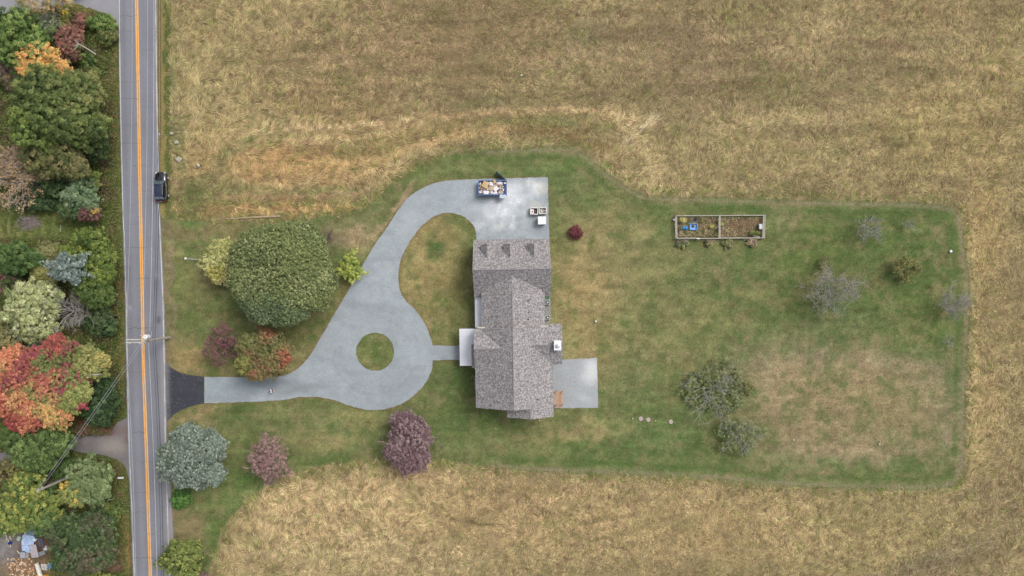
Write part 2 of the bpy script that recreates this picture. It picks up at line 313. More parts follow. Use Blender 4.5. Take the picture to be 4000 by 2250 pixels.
TRACKS = [([(960, 520), (1300, 497), (1650, 468), (1900, 440), (2060, 425), (2300, 432), (2480, 470)], 9, (200, 170, 120), .8), ([(1100, 562), (1300, 545), (1520, 520)], 7, (196, 166, 114), .7), ([(1430, 665), (1520, 610), (1640, 562), (1760, 532), (1950, 505)], 14, (196, 164, 108), .7),
    ([(850, 650), (900, 590), (980, 545)], 14, (120, 124, 72), .7), ([(850, 736), (1100, 742), (1400, 735)], 8, (132, 126, 76), .7), ([(860, 768), (1100, 772), (1420, 765)], 7, (170, 136, 100), .6), ([(860, 792), (1100, 796), (1400, 790)], 8, (124, 122, 68), .7), ([(900, 815), (1150, 818), (1400, 812)], 8, (192, 156, 96), .7),
    ([(2440, 560), (2560, 450)], 12, (196, 176, 136), .7), ([(2430, 470), (2540, 600), (2560, 740)], 26, (188, 166, 116), .7), ([(1700, 2010), (1820, 2040), (1980, 2060)], 4, (118, 104, 66), .8), ([(2100, 1990), (2300, 2050), (2480, 2010)], 4, (122, 108, 70), .7), ([(2200, 2080), (2450, 2150), (2500, 2250)], 4, (122, 108, 70), .6),
    ([(780, 1990), (870, 2000)], 1, (120, 110, 70), .1), ([(3800, 860), (3810, 1400), (3795, 1850)], 14, (190, 166, 110), .6), ([(1900, 470), (2150, 480), (2400, 500)], 10, (124, 126, 70), .5), ([(2050, 500), (2200, 530), (2400, 600)], 16, (138, 116, 70), .6), ([(3500, 215), (3700, 235), (3950, 300)], 9, (190, 164, 112), .5), ([(3300, 160), (3600, 190)], 12, (130, 104, 78), .5)]
def lawn_color(x, y):
    C = np.empty(x.shape + (3,)); C[:] = lin(G_)
    n = fbm(x / 240, y / 240, 3, 4)[..., None]; C += np.clip((n - .5) * 3.2, 0, 1) * (lin((148, 132, 92)) - C) * .6
    n = fbm(x / 190 + 9, y / 190, 13, 4)[..., None]; C += np.clip((n - .55) * 3, 0, 1) * (lin(DG) - C) * .9
    C = blobs(C, x, y, LAWN_BLOBS)
    m = fbm(x / 55, y / 22, 23, 4)[..., None]; C *= 1 + (m - .5) * .70
    f = fbm(x / 16, y / 16, 29, 3)[..., None]; C *= 1 + (f - .5) * .62
    st2 = fbm(x / 160, y / 9, 33, 2)[..., None]; C *= 1 + (st2 - .5) * .22
    g = fbm(x / 30, y / 30, 31, 3)[..., None]; C += np.clip((g - .55) * 4, 0, 1) * (lin((150, 132, 96)) - C) * .4
    g = fbm(x / 34, y / 34, 37, 3)[..., None]; C += np.clip((g - .56) * 4, 0, 1) * (lin((78, 104, 50)) - C) * .6
    g = fbm(x / 70, y / 70, 39, 6, .72)[..., None]; e_ = np.clip((x - 2500) / 500, 0, 1)[..., None] * .4 + .25; C += np.clip((g - .51) * 5, 0, 1) * e_ * (lin((84, 104, 56)) - C)
    g = fbm(x / 60, y / 60, 49, 6, .72)[..., None]; C += np.clip((g - .53) * 5, 0, 1) * e_ * (lin((150, 134, 98)) - C) * .7
    sd = sdist(LAWN_S, x, y); w = (np.clip(1 - np.abs(sd - 12) / 14, 0, 1) * (x > 1900) * (.3 + .6 * fbm(x / 60, y / 60, 58, 2)))[..., None]; C += w * .95 * (lin((146, 132, 108)) - C)
    w = (np.clip(1 - np.abs(sd - 44) / 16, 0, 1) * (x > 1900) * fbm(x / 60, y / 60, 59, 2))[..., None]; C += w * 1.1 * (lin((80, 102, 50)) - C)
    return desat(C, .08) * 1.13
def hay_color(x, y):
    C = np.empty(x.shape + (3,)); C[:] = lin((160, 142, 96))
    C = blobs(C, x, y, HAY_BLOBS)
    n = fbm(x / 46, y / 26, 43, 5, .65)[..., None]; C += np.clip((n - .5) * 4, 0, 1) * (lin((130, 108, 78)) - C) * .42
    n = fbm(x / 90 + 5, y / 60, 47, 4)[..., None]; C += np.clip((n - .56) * 4, 0, 1) * (lin((122, 122, 70)) - C) * .4
    n = fbm(x / 40 + 5, y / 30, 53, 3)[..., None]; C *= 1 + (n - .5) * .5
    wx = (fbm(x / 40, y / 40, 19, 2) - .5) * 22
    yy2 = y + (fbm(x / 300, y / 300, 14, 2) - .5) * 60 + wx * .6 + (x - 2000) * .03
    row = (vnoise(x / 400, yy2 / 11, 16) - .5) * .34 + (vnoise(x / 600, yy2 / 34, 18) - .5) * .26
    C *= 1 + (row * np.clip((860 - y) / 200, .12, 1) * np.clip((x - 700) / 500, .25, 1))[..., None]
    for pts, wd, rgb, a in TRACKS:
        d = np.full(x.shape, 1e9)
        for (ax, ay), (bx_, by_) in zip(pts, pts[1:]):
            ex, ey = bx_ - ax, by_ - ay; t = np.clip(((x - ax) * ex + (y + wx - ay) * ey) / (ex * ex + ey * ey), 0, 1)
            d = np.minimum(d, np.hypot(x - ax - t * ex, y + wx - ay - t * ey))
        w = (min(1, a * 1.15) * np.exp(-(d / (wd * 1.15)) ** 2) * (.5 + fbm(x / 30, y / 30, 6, 2)))[..., None]; C += np.clip(w, 0, 1) * (lin(rgb) - C)
    return desat(C, .17) * 1.19
def west_color(x, y):
    C = np.empty(x.shape + (3,)); C[:] = lin((82, 90, 54))
    n = fbm(x / 50, y / 50, 61, 4)[..., None]; C += np.clip((n - .5) * 4, 0, 1) * (lin((110, 98, 64)) - C) * .7
    C = blobs(C, x, y, WEST_BLOBS, .6)
    f = fbm(x / 16, y / 16, 67, 3)[..., None]; return C * (1 + (f - .5) * .5)
def far_mask(x, y): return (x < -150) | (x > 4150) | (y < -150) | (y > 2400)

def axis(a, b, step):
    c = np.arange(a, b + 1e-6, step); out = []; d = step; p = b
    hi = []
    while p < 1500: d *= 1.35; p += d; hi.append(p)
    lo = []; d = step; p = a
    while p > -1500: d *= 1.35; p -= d; lo.append(p)
    return np.concatenate([np.array(lo[::-1]), c, np.array(hi)])
gx = axis(-100, 100, .3); gy = axis(-60, 60, .3)
GX, GY = np.meshgrid(gx, gy); PX = GX * S + 2000; PY = 1125 - GY * S
SD = sdist(LAWN_S, PX, PY)
rl = itp(ROAD_L, PY); rr = itp(ROAD_R, PY)
west = PX < (rl + rr) / 2
Cg = np.where(west[..., None], west_color(PX, PY), hay_color(PX, PY) * .70)
verge = (~west) & (PX < rr + 40) & (SD < 0)
vg = lin((142, 130, 84))[None, None, :] * (1 + (fbm(PX / 8, PY / 40, 5, 3)[..., None] - .5) * .6)
Cg = np.where(verge[..., None], vg, Cg)
Cl = lawn_color(PX, PY)
dirt_r = np.clip(1 - (PX - rr) / 22, 0, 1)[..., None] * (~west[..., None]); Cl += dirt_r * (lin((140, 120, 98)) - Cl) * .6
for poly in (DRIVE_S, APRON_S):      # worn soil along the drive's edge
    sd = -sdist(poly, PX, PY); w = (np.clip(1 - np.abs(sd - 2) / 9, 0, 1) * (.35 + .6 * fbm(PX / 40, PY / 40, 81, 2)))[..., None]
    Cl += w * (lin((128, 102, 72)) - Cl) * .75
inl = SD > 0
C0 = np.where(inl[..., None], Cl, Cg) * .85
GZ = (fbm(PX / 300, PY / 300, 71, 3) - .5) * 0 
nx, ny = len(gx), len(gy)
idx = np.arange(nx * ny).reshape(ny, nx)
F = np.stack([idx[:-1, :-1], idx[:-1, 1:], idx[1:, 1:], idx[1:, :-1]], -1).reshape(-1, 4)
cin = (inl[:-1, :-1] & inl[:-1, 1:] & inl[1:, 1:] & inl[1:, :-1]).ravel()
Vg = np.stack([GX, GY, np.zeros_like(GX)], -1).reshape(-1, 3); Cf = C0.reshape(-1, 3)
def submesh(name, fm, label=None):
    f = F[fm]; u, inv = np.unique(f, return_inverse=True)
    return np_mesh(name, Vg[u], inv.reshape(f.shape), M_GROUND, Cf[u])
tag(submesh('ground', ~cin), kind='structure'); tag(submesh('lawn', cin), kind='structure')

# ------------------------------------------------------------------ flat sheets: road, drives, patio
def cdt_sheet(name, poly, z, mat_, colfn, step=12, holes=(), thick=0, jag=0):
    poly = [tuple(p) for p in poly]
    allp = list(poly); edges = [(i, (i + 1) % len(poly)) for i in range(len(poly))]
    for h in holes:
        b = len(allp); allp += list(h); edges += [(b + i, b + (i + 1) % len(h)) for i in range(len(h))]
    a = np.array(poly); xs = np.arange(a[:, 0].min(), a[:, 0].max(), step); ys = np.arange(a[:, 1].min(), a[:, 1].max(), step)
    X, Y = np.meshgrid(xs, ys); X = X + RNG.uniform(-.3, .3, X.shape) * step; Y = Y + RNG.uniform(-.3, .3, Y.shape) * step
    d = sdist(poly, X, Y)
    for h in holes: d = np.minimum(d, -sdist(h, X, Y))
    k = d > step * .45
    ip = list(zip(X[k].tolist(), Y[k].tolist()))
    co = [Vector(p) for p in allp] + [Vector(p) for p in ip]
    vs, es, fs, *_ = delaunay_2d_cdt(co, edges, [], 1, 1e-4)
    tri = np.array([f for f in fs if len(f) == 3]); v = np.array([(p.x, p.y) for p in vs])
    cen = v[tri].mean(1)
    keep = sdist(poly, cen[:, 0], cen[:, 1]) > 0
    for h in holes: keep &= sdist(h, cen[:, 0], cen[:, 1]) < 0
    tri = tri[keep][:, ::-1]
    W = np.stack([(v[:, 0] - 2000) / S, (1125 - v[:, 1]) / S, np.full(len(v), z)], -1)
    nrm = np.cross(W[tri[:, 1]] - W[tri[:, 0]], W[tri[:, 2]] - W[tri[:, 0]])[:, 2]
    tri[nrm < 0] = tri[nrm < 0][:, ::-1]
    return np_mesh(name, W, tri, mat_, colfn(v[:, 0], v[:, 1]) * .85)
def jagged(poly, amp=2.0, sub=4):
    out = []; n = len(poly)
    for i in range(n):
        a = np.array(poly[i]); b = np.array(poly[(i + 1) % n])
        L = np.hypot(*(b - a)); m = max(1, int(L / 9))
        for j in range(m):
            q = a + (b - a) * j / m; w = (vnoise(np.array(q[0] / 11), np.array(q[1] / 11), 3) - .5) * 2 * amp
            nn = np.array([-(b - a)[1], (b - a)[0]]) / (L + 1e-9); out.append(tuple(q + nn * w))
    return out
hole = [(1465.5 + 74 * math.cos(t), 1374 + 74.5 * math.sin(t)) for t in np.linspace(0, 2 * math.pi, 60, endpoint=False)]
def drive_col(x, y):
    C = np.empty(x.shape + (3,)); C[:] = lin((160, 168, 173))
    n = fbm(x / 90, y / 90, 101, 4)[..., None]; C *= 1 + (n - .5) * .28
    n = fbm(x / 12, y / 12, 111, 3)[..., None]; C *= 1 + (n - .5) * .22
    B = [(1960, 800, 60, 60, 0, (212, 215, 220), 1), (2010, 750, 60, 45, 40, (204, 208, 213), .8), (1930, 840, 90, 50, 0, (194, 199, 205), .7), (2110, 730, 36, 26, 0, (196, 196, 188), .8), (2085, 750, 30, 26, 40, (196, 202, 208), .6), (1965, 885, 14, 10, 0, (206, 206, 200), .8),
         (2090, 795, 30, 14, 0, (188, 190, 184), .6), (2060, 705, 8, 14, 0, (210, 206, 200), .8), (1900, 780, 70, 16, 0, (136, 146, 152), .55), (1600, 870, 40, 60, 30, (180, 186, 190), .4), (2100, 890, 60, 30, 0, (142, 152, 162), .4),
         (1060, 1500, 120, 22, 0, (128, 136, 142), .7), (1180, 1520, 110, 16, -10, (132, 138, 142), .6), (900, 1520, 120, 40, 0, (146, 160, 168), .4), (1620, 1240, 20, 60, 0, (150, 160, 166), .4), (1600, 1500, 60, 40, -40, (144, 152, 160), .5), (1480, 1200, 100, 14, 8, (142, 150, 156), .5), (1340, 1260, 60, 60, 0, (172, 180, 186), .4), (1420, 1090, 60, 130, 0, (164, 172, 180), .5)]
    C = blobs(C, x, y, B, .45)
    st_ = np.exp(-(((x - 1985) / 75) ** 2 + ((y - 800) / 75) ** 2) ** 2) + .7 * np.exp(-(((x - 2090) / 40) ** 2 + ((y - 740) / 40) ** 2) ** 2) + .35 * np.exp(-(((x - 1950) / 120) ** 2 + ((y - 880) / 40) ** 2) ** 2)
    pw = np.clip(st_ * np.clip((fbm(x / 26, y / 26, 121, 5, .65) - .42) * 7, 0, 1), 0, 1)[..., None]; C += pw * .95 * (lin((226, 228, 231)) - C)
    dw_ = (np.clip((fbm(x / 60, y / 26, 131, 4) - .56) * 6, 0, 1))[..., None]; C += dw_ * .35 * (lin((134, 140, 146)) - C)
    r = np.hypot(x - 1466, y - 1374); w = np.exp(-((r - 165) / 6) ** 2) * .13 + np.exp(-((r - 138) / 6) ** 2) * .10
    return C * (1 - (w * np.clip((fbm(x / 60, y / 60, 7, 2) - .42) * 5, 0, 1.2))[..., None])
tag(cdt_sheet('driveway', jagged(DRIVE_S, 1.6), .03, M_GRAVEL, drive_col, 9, holes=[jagged(hole, 1.5)]), kind='structure')
def const_col(rgb, amt=.12, sc=40, seed=5):
    def f(x, y):
        C = np.empty(x.shape + (3,)); C[:] = lin(rgb); return C * (1 + (fbm(x / sc, y / sc, seed, 4)[..., None] - .5) * 2 * amt)
    return f
def apron_col(x, y):
    C = const_col((66, 68, 76), .12, 20)(x, y)
    w = np.exp(-((x - 652) / 10.0) ** 2)[..., None]; C += w * (lin((150, 150, 154)) - C) * .5
    m = fbm(x / 60, y / 5, 9, 3)[..., None]; return C * (1 + (m - .5) * .4)
tag(cdt_sheet('driveway_apron', jagged(APRON_S, 1.2), .038, M_ASPH, apron_col, 10), kind='structure')
def side_col(x, y):
    C = const_col((126, 121, 122), .18, 24)(x, y); return blobs(C, x, y, [(440, 1740, 60, 30, 0, (160, 152, 144), .6), (430, 1690, 70, 14, 0, (126, 102, 92), .5), (495, 1700, 10, 60, 0, (112, 92, 84), .5)], .5)
tag(cdt_sheet('side_driveway', jagged(SIDE_S, 3), .03, M_GRAVEL, side_col, 14), kind='structure')
def nd_col(x, y):
    C = const_col((150, 150, 156), .08, 50)(x, y); return blobs(C, x, y, [(270, -8, 60, 26, 0, (78, 80, 96), .95), (400, 55, 60, 12, 30, (140, 132, 120), .4)], .2)
tag(cdt_sheet('parking_area', jagged(NDRIVE_S, 3), .03, M_ASPH, nd_col, 14), kind='structure')
def patio_col(x, y):
    C = const_col((164, 168, 172), .08, 30)(x, y); return blobs(C, x, y, [(2310, 1450, 40, 50, 0, (206, 208, 210), .9), (2290, 1560, 26, 14, 30, (186, 190, 194), .5), (2180, 1500, 30, 80, 0, (150, 154, 156), .4)], .4)
tag(cdt_sheet('patio', jagged(PATIO, 1.2), .03, M_GRAVEL, patio_col, 10), kind='structure')

def strip(name, lf, rf, z, mat_, colfn, y0=-900, y1=3200, dy=14, nx=22, amp=0):
    ys = np.arange(y0, y1, dy); t = np.linspace(0, 1, nx)
    l = lf(ys) + (vnoise(ys / 17, ys * 0, 3) - .5) * amp; r = rf(ys) + (vnoise(ys / 17, ys * 0 + 5, 4) - .5) * amp
    X = l[:, None] + (r - l)[:, None] * t[None, :]; Y = np.repeat(ys[:, None], nx, 1)
    V = np.stack([(X - 2000) / S, (1125 - Y) / S, np.full_like(X, z)], -1).reshape(-1, 3)
    ii = np.arange(X.size).reshape(X.shape); f = np.stack([ii[:-1, :-1], ii[1:, :-1], ii[1:, 1:], ii[:-1, 1:]], -1).reshape(-1, 4)
    return np_mesh(name, V, f, mat_, colfn(X.ravel(), Y.ravel()) * .85)
def road_col(x, y):
    C = np.empty(x.shape + (3,)); C[:] = lin((136, 137, 146))
    t = (x - itp(ROAD_L, y)) / (itp(ROAD_R, y) - itp(ROAD_L, y))
    for c, w, a in ((.14, .05, -.10), (.36, .05, -.06), (.62, .05, -.05), (.80, .05, -.08), (.26, .06, .05), (.97, .05, .08)):
        C *= 1 + (a * np.exp(-((t - c) / w) ** 2) * (.6 + .8 * fbm(x * 0 + c * 10, y / 200, 5, 2)))[..., None]
    C *= 1 + (fbm(x / 30, y / 160, 8, 3)[..., None] - .5) * .16
    return blobs(C, x, y, [(612, 1075, 7, 16, 0, (164, 168, 176), .8), (620, 1250, 9, 16, 0, (88, 88, 96), .7), (612, 1100, 9, 40, 0, (112, 112, 122), .5), (508, 1205, 8, 9, 0, (164, 166, 172), .7), (503, 1050, 6, 8, 0, (108, 108, 116), .7), (640, 1500, 12, 260, 0, (156, 152, 154), .5), (660, 2100, 16, 200, 0, (158, 152, 154), .6)], .1)
tag(strip('road', lambda y: itp(ROAD_L, y), lambda y: itp(ROAD_R, y), .045, M_ASPH, road_col, amp=3), kind='structure')
M_LINE = col_mat('road_paint', .7, .3, fine=2.2, famt=.16)
tag(strip('edge_line', lambda y: itp(ROAD_L, y) + 2 + (y > 900) * 2, lambda y: itp(ROAD_L, y) + 5.2 + (y > 900) * 2, .049, M_LINE, lambda x, y: const_col((206, 208, 212), .0, 9)(x, y) * (1 - .45 * np.clip((fbm(x / 5, y / 30, 2, 3) - .45) * 5, 0, 1) * np.clip((y - 500) / 400, .1, 1))[..., None], nx=3), kind='structure')
tag(strip('edge_line', lambda y: itp(EDGE_R, y) - 3, lambda y: itp(EDGE_R, y) + .4, .049, M_LINE, lambda x, y: const_col((214, 212, 208), .0, 9)(x, y) * (1 - .35 * np.clip((fbm(x / 5, y / 30, 2, 3) - .45) * 5, 0, 1))[..., None], nx=3), kind='structure')
for off in (-3.6, 3.6):
    tag(strip('centre_line', lambda y: itp(CENT, y) + off - 2.5, lambda y: itp(CENT, y) + off + 2.5, .049, M_LINE, const_col((250, 182, 88), .05, 20), nx=2), kind='structure')
cr = MB()
yy = -100
while yy < 2350:
    yy += random.uniform(55, 130); a, b = itp(ROAD_L, yy) + 4, itp(ROAD_R, yy) - 4
    a2, b2 = sorted((random.uniform(a, b), random.uniform(a, b)))
    if random.random() < .35: a2, b2 = a, (a + b) / 2
    if b2 - a2 < 20: continue
    n = max(3, int((b2 - a2) / 6)); w = random.uniform(.018, .04)
    pts = [P(a2 + (b2 - a2) * i / n, yy + (mnoise.noise((i * .4, yy, 0))) * 7) for i in range(n + 1)]
    for p, q in zip(pts, pts[1:]):
        cr.add([(p.x, p.y - w, .049), (q.x, q.y - w, .049), (q.x, q.y + w, .049), (p.x, p.y + w, .049)], [(0, 1, 2, 3)])
tag(cr.build('road_crack', mat('crack_tar', (98, 98, 106), .8)), kind='structure')

# ------------------------------------------------------------------ grass geometry
def blades(name, x, y, th, ln, wd, zt, col, mat_, label=None, spread=0):
    """x,y photo px; th direction; ln, wd, zt in m; col (n,3) linear albedo. Each blade is a bent strip"""
    n = len(x); X = (x - 2000) / S; Y = (1125 - y) / S
    dx, dy = np.cos(th), np.sin(th); px_, py_ = -dy, dx
    V = np.empty((n, 5, 3))
    for k, (t, zz, w) in enumerate(((0, .02, 1), (0, .02, -1), (.45, .85, .8), (.45, .85, -.8), (1, 1, 0))):
        V[:, k, 0] = X + dx * ln * t + px_ * wd * w / 2; V[:, k, 1] = Y + dy * ln * t + py_ * wd * w / 2
        V[:, k, 2] = zt * zz * (1 if k < 4 else .8)
    b = np.arange(n)[:, None] * 5
    T = np.concatenate([b + [0, 1, 3], b + [0, 3, 2], b + [2, 3, 4]], 0)
    return np_mesh(name, V.reshape(-1, 3), T, mat_, np.repeat(col, 5, 0))
def sample(n, x0, x1, y0, y1): return RNG.uniform(x0, x1, n), RNG.uniform(y0, y1, n)
# hay field: tufts of lodged dry grass
nt_ = 190000
tx, ty = sample(nt_, 640, 4330, -260, 2520)
sd = sdist(LAWN_S, tx, ty); edge = (fbm(tx / 22, ty / 22, 9, 3) - .5) * 44
ok = (sd < -4 + edge) & (tx > itp(ROAD_R, ty) + 40 + edge * .8)
tx, ty, sd, edge = tx[ok], ty[ok], sd[ok], edge[ok]; nt_ = len(tx); K = 7
long_ = np.clip(fbm(tx / 260, ty / 260, 15, 2) * 1.2 + (tx < 1700) * .35 + ((tx > 2350) & (tx < 2600) & (ty > 380) & (ty < 760)) * .3 - .25, 0, 1)
bd = np.where(ty < 850, np.where(tx < 1350, .55, .1), 1.45); bd = np.where((ty > 600) & (ty < 860) & (tx < 1400), .05, bd); bd = np.where((tx > 2350) & (ty < 850), 1.1, bd)
th = bd + (fbm(tx / 48, ty / 48, 21, 3) - .5) * 5.4 + RNG.normal(0, .25, nt_)
base = hay_color(tx, ty); br = RNG.uniform(.60, 1.36, nt_)
tint = np.where((RNG.random(nt_) < .10)[:, None], lin((128, 134, 74)), base); 
tint = np.where((RNG.random(nt_) < .10)[:, None], lin((124, 98, 74)), tint)
tint = np.where(((sd > -26 + edge * .5) & (RNG.random(nt_) < .45))[:, None], lin((116, 124, 70)), tint)
rep = lambda a: np.repeat(a, K, 0)
bx = rep(tx) + RNG.normal(0, 4.6, nt_ * K); by = rep(ty) + RNG.normal(0, 4.6, nt_ * K)
bt = rep(th) + RNG.normal(0, .32, nt_ * K); ll = rep(.24 + long_ * .8) * RNG.uniform(.6, 1.3, nt_ * K)
bc = rep(tint * br[:, None]) * RNG.uniform(.62, 1.42, (nt_ * K, 1)) * 1.28
tall = blades('field_grass', bx, by, bt, ll, RNG.uniform(.03, .065, nt_ * K), rep(RNG.uniform(.07, .26, nt_) * (.6 + .9 * fbm(tx / 22, ty / 22, 63, 2))) * RNG.uniform(.7, 1.2, nt_ * K), bc, M_GRASS)
tag(tall, 'tall dry tan hay grass lodged in streaks around the mown lawn', 'grass', kind='stuff')
# short lawn turf
n = 480000
x, y = sample(n, 600, 3830, 560, 2520); k = sdist(LAWN_S, x, y) > -3
k &= (x > itp(ROAD_R, y) + 3) & (sdist(DRIVE_S, x, y) < 5 * vnoise(x / 7, y / 7, 4) - 1) & (sdist(APRON_S, x, y) < 4 * vnoise(x / 7, y / 7, 4) - 1) & (sdist(PATIO, x, y) < 3 * vnoise(x / 7, y / 7, 4) - 1)
k |= (np.hypot(x - 1465.5, y - 1374) < 73 + 4 * vnoise(x / 7, y / 7, 4))
k &= ~((x > 1858) & (x < 2150) & (y > 940) & (y < 1600))
x, y = x[k], y[k]; n = len(x)
lc = lawn_color(x, y) * RNG.uniform(.7, 1.4, (n, 1)) * 1.02; t = RNG.random(n)
lc = np.where((t < .12)[:, None], lin((160, 142, 108)) * .8, lc); lc = np.where((t > .88)[:, None], lin((84, 108, 54)), lc)
tag(blades('lawn_grass', x, y, RNG.uniform(0, 6.28, n), RNG.uniform(.08, .2, n), RNG.uniform(.035, .07, n), RNG.uniform(.045, .09, n), lc, M_GRASS),
    'short mown lawn turf in patchy green and tan around the house', 'grass', kind='stuff')
# roadside verge on the field side
n = 24000; x, y = sample(n, 610, 690, -250, 850); k = (x > itp(ROAD_R, y) + 2) & (x < itp(ROAD_R, y) + 36 + 50 * (fbm(x / 16, y / 22, 44, 3) - .35)); x, y = x[k], y[k]; n = len(x)
vb = x > itp(ROAD_R, y) + 14 + 34 * fbm(x / 10, y / 30, 45, 3); vc = np.where(vb[:, None], lin((112, 122, 72)), lin((150, 136, 88))) * RNG.uniform(.7, 1.35, (n, 1))
tag(blades('verge_grass', x, y, RNG.uniform(0, 6.28, n), RNG.uniform(.15, .4, n), RNG.uniform(.06, .12, n), np.where(vb, .2, .06) * RNG.uniform(.5, 1.4, n), vc, M_GRASS), 'thin strip of scruffy roadside grass beside the pale field', 'grass', kind='stuff')

# leaves: vectorised diamonds
def leaf_mesh(name, Pc, N, size, col, mat_, parent=None, aspect=.55, droop=.0):
    n = len(Pc); N = N / (np.linalg.norm(N, axis=1, keepdims=True) + 1e-9)
    r = RNG.normal(size=(n, 3)); A = np.cross(N, r); A /= np.linalg.norm(A, axis=1, keepdims=True) + 1e-9; B = np.cross(N, A)
    s = size[:, None]; V = np.empty((n, 4, 3))
    V[:, 0] = Pc - A * s * .5; V[:, 1] = Pc + B * s * .5 * aspect; V[:, 2] = Pc + A * s * .5 - N * s * droop; V[:, 3] = Pc - B * s * .5 * aspect
    return np_mesh(name, V.reshape(-1, 3), np.arange(n * 4).reshape(n, 4), mat_, np.repeat(col, 4, 0), parent)

# undergrowth west of the road
n = 150000; x, y = sample(n, -190, 500, -250, 2450)
k = x < itp(ROAD_L, y) - 6 - 14 * vnoise(y / 15, y * 0, 4)
k &= (sdist(SIDE_S, x, y) < -2) & (sdist(NDRIVE_S, x, y) < -4)
k &= ~((x < 430) & (y > 815) & (y < 925) & (fbm(x / 30, y / 30, 2, 2) < .72)); k &= ~((x < 205) & (y > 2035))
x, y = x[k], y[k]; n = len(x)
hgt = (.1 + 3.6 * fbm(x / 30, y / 30, 33, 4) ** 1.7) * np.clip((itp(ROAD_L, y) - x) / 60, .12, 1) * RNG.uniform(.5, 1, n)
nn = fbm(x / 34, y / 34, 35, 3)
uc = np.where((nn < .42)[:, None], lin((92, 110, 50)), np.where((nn < .56)[:, None], lin((108, 118, 56)), np.where((nn < .64)[:, None], lin((124, 116, 74)), lin((112, 98, 72)))))
vw = np.clip((itp(ROAD_L, y) - x) / 45, 0, 1)[:, None]; uc = uc * vw + np.where((fbm(x / 20, y / 34, 88, 3) < .5)[:, None], lin((96, 110, 60)), lin((122, 118, 78))) * (1 - vw)
uc = desat(uc, .1) * RNG.uniform(.6, 1.4, (n, 1)) * 1.0
Pu = np.stack([(x - 2000) / S, (1125 - y) / S, hgt + .05], -1)
tag(leaf_mesh('undergrowth', Pu, np.stack([RNG.normal(0, .6, n), RNG.normal(0, .6, n), np.ones(n)], -1), RNG.uniform(.16, .36, n), uc, M_LEAF), 'leafy weeds and low undergrowth carpeting the wooded strip west of the road', 'undergrowth', kind='stuff')

n = 70000; x, y = sample(n, 340, 505, -250, 2450); k = (x < itp(ROAD_L, y) - 2) & (x > itp(ROAD_L, y) - 110) & (sdist(SIDE_S, x, y) < -2) & (sdist(NDRIVE_S, x, y) < -3)
x2, y2 = sample(30000, -190, 400, 800, 940); x = np.concatenate([x[k], x2]); y = np.concatenate([y[k], y2]); n = len(x)
wc = west_color(x, y) * 1.25; wc = np.where((fbm(x / 12, y / 18, 46, 3) < .47)[:, None], lin((96, 114, 60)), wc) * RNG.uniform(.65, 1.4, (n, 1)); wc = np.where((RNG.random(n) < .12)[:, None], lin((158, 140, 100)), wc)
tag(blades('verge_grass', x, y, RNG.uniform(0, 6.28, n), RNG.uniform(.12, .35, n), RNG.uniform(.05, .1, n), RNG.uniform(.05, .22, n), wc, M_GRASS), 'rough grass on the bank and clearing west of the road', 'grass', kind='stuff')
# fallen leaves
n = 1500; x = RNG.normal(960, 190, n); y = RNG.normal(1060, 170, n)
k = (x > 660) & (sdist(LAWN_S, x, y) > 5); x, y = x[k], y[k]
x2, y2 = sample(110, 660, 790, 1420, 1640); k = sdist(APRON_S, x2, y2) > 2; x = np.concatenate([x, x2[k]]); y = np.concatenate([y, y2[k]])
x2 = RNG.normal(1020, 110, 420); y2 = RNG.normal(1400, 70, 420); k = (sdist(LAWN_S, x2, y2) > 4) & (x2 > 670); x = np.concatenate([x, x2[k]]); y = np.concatenate([y, y2[k]])
x2, y2 = sample(500, 800, 2130, 700, 1600); k = sdist(DRIVE_S, x2, y2) > 2; x = np.concatenate([x, x2[k]]); y = np.concatenate([y, y2[k]])
n = len(x); fc = np.array([lin((206, 190, 140)), lin((178, 152, 100)), lin((216, 208, 176))])[RNG.integers(0, 3, n)] * .85
tag(leaf_mesh('fallen_leaves', np.stack([(x - 2000) / S, (1125 - y) / S, np.full(n, .1)], -1), np.stack([RNG.normal(0, .2, n), RNG.normal(0, .2, n), np.ones(n)], -1), RNG.uniform(.06, .13, n), fc, M_LEAF), 'pale fallen leaves scattered on the lawn and the drive around the large shade tree', 'leaves', kind='stuff')

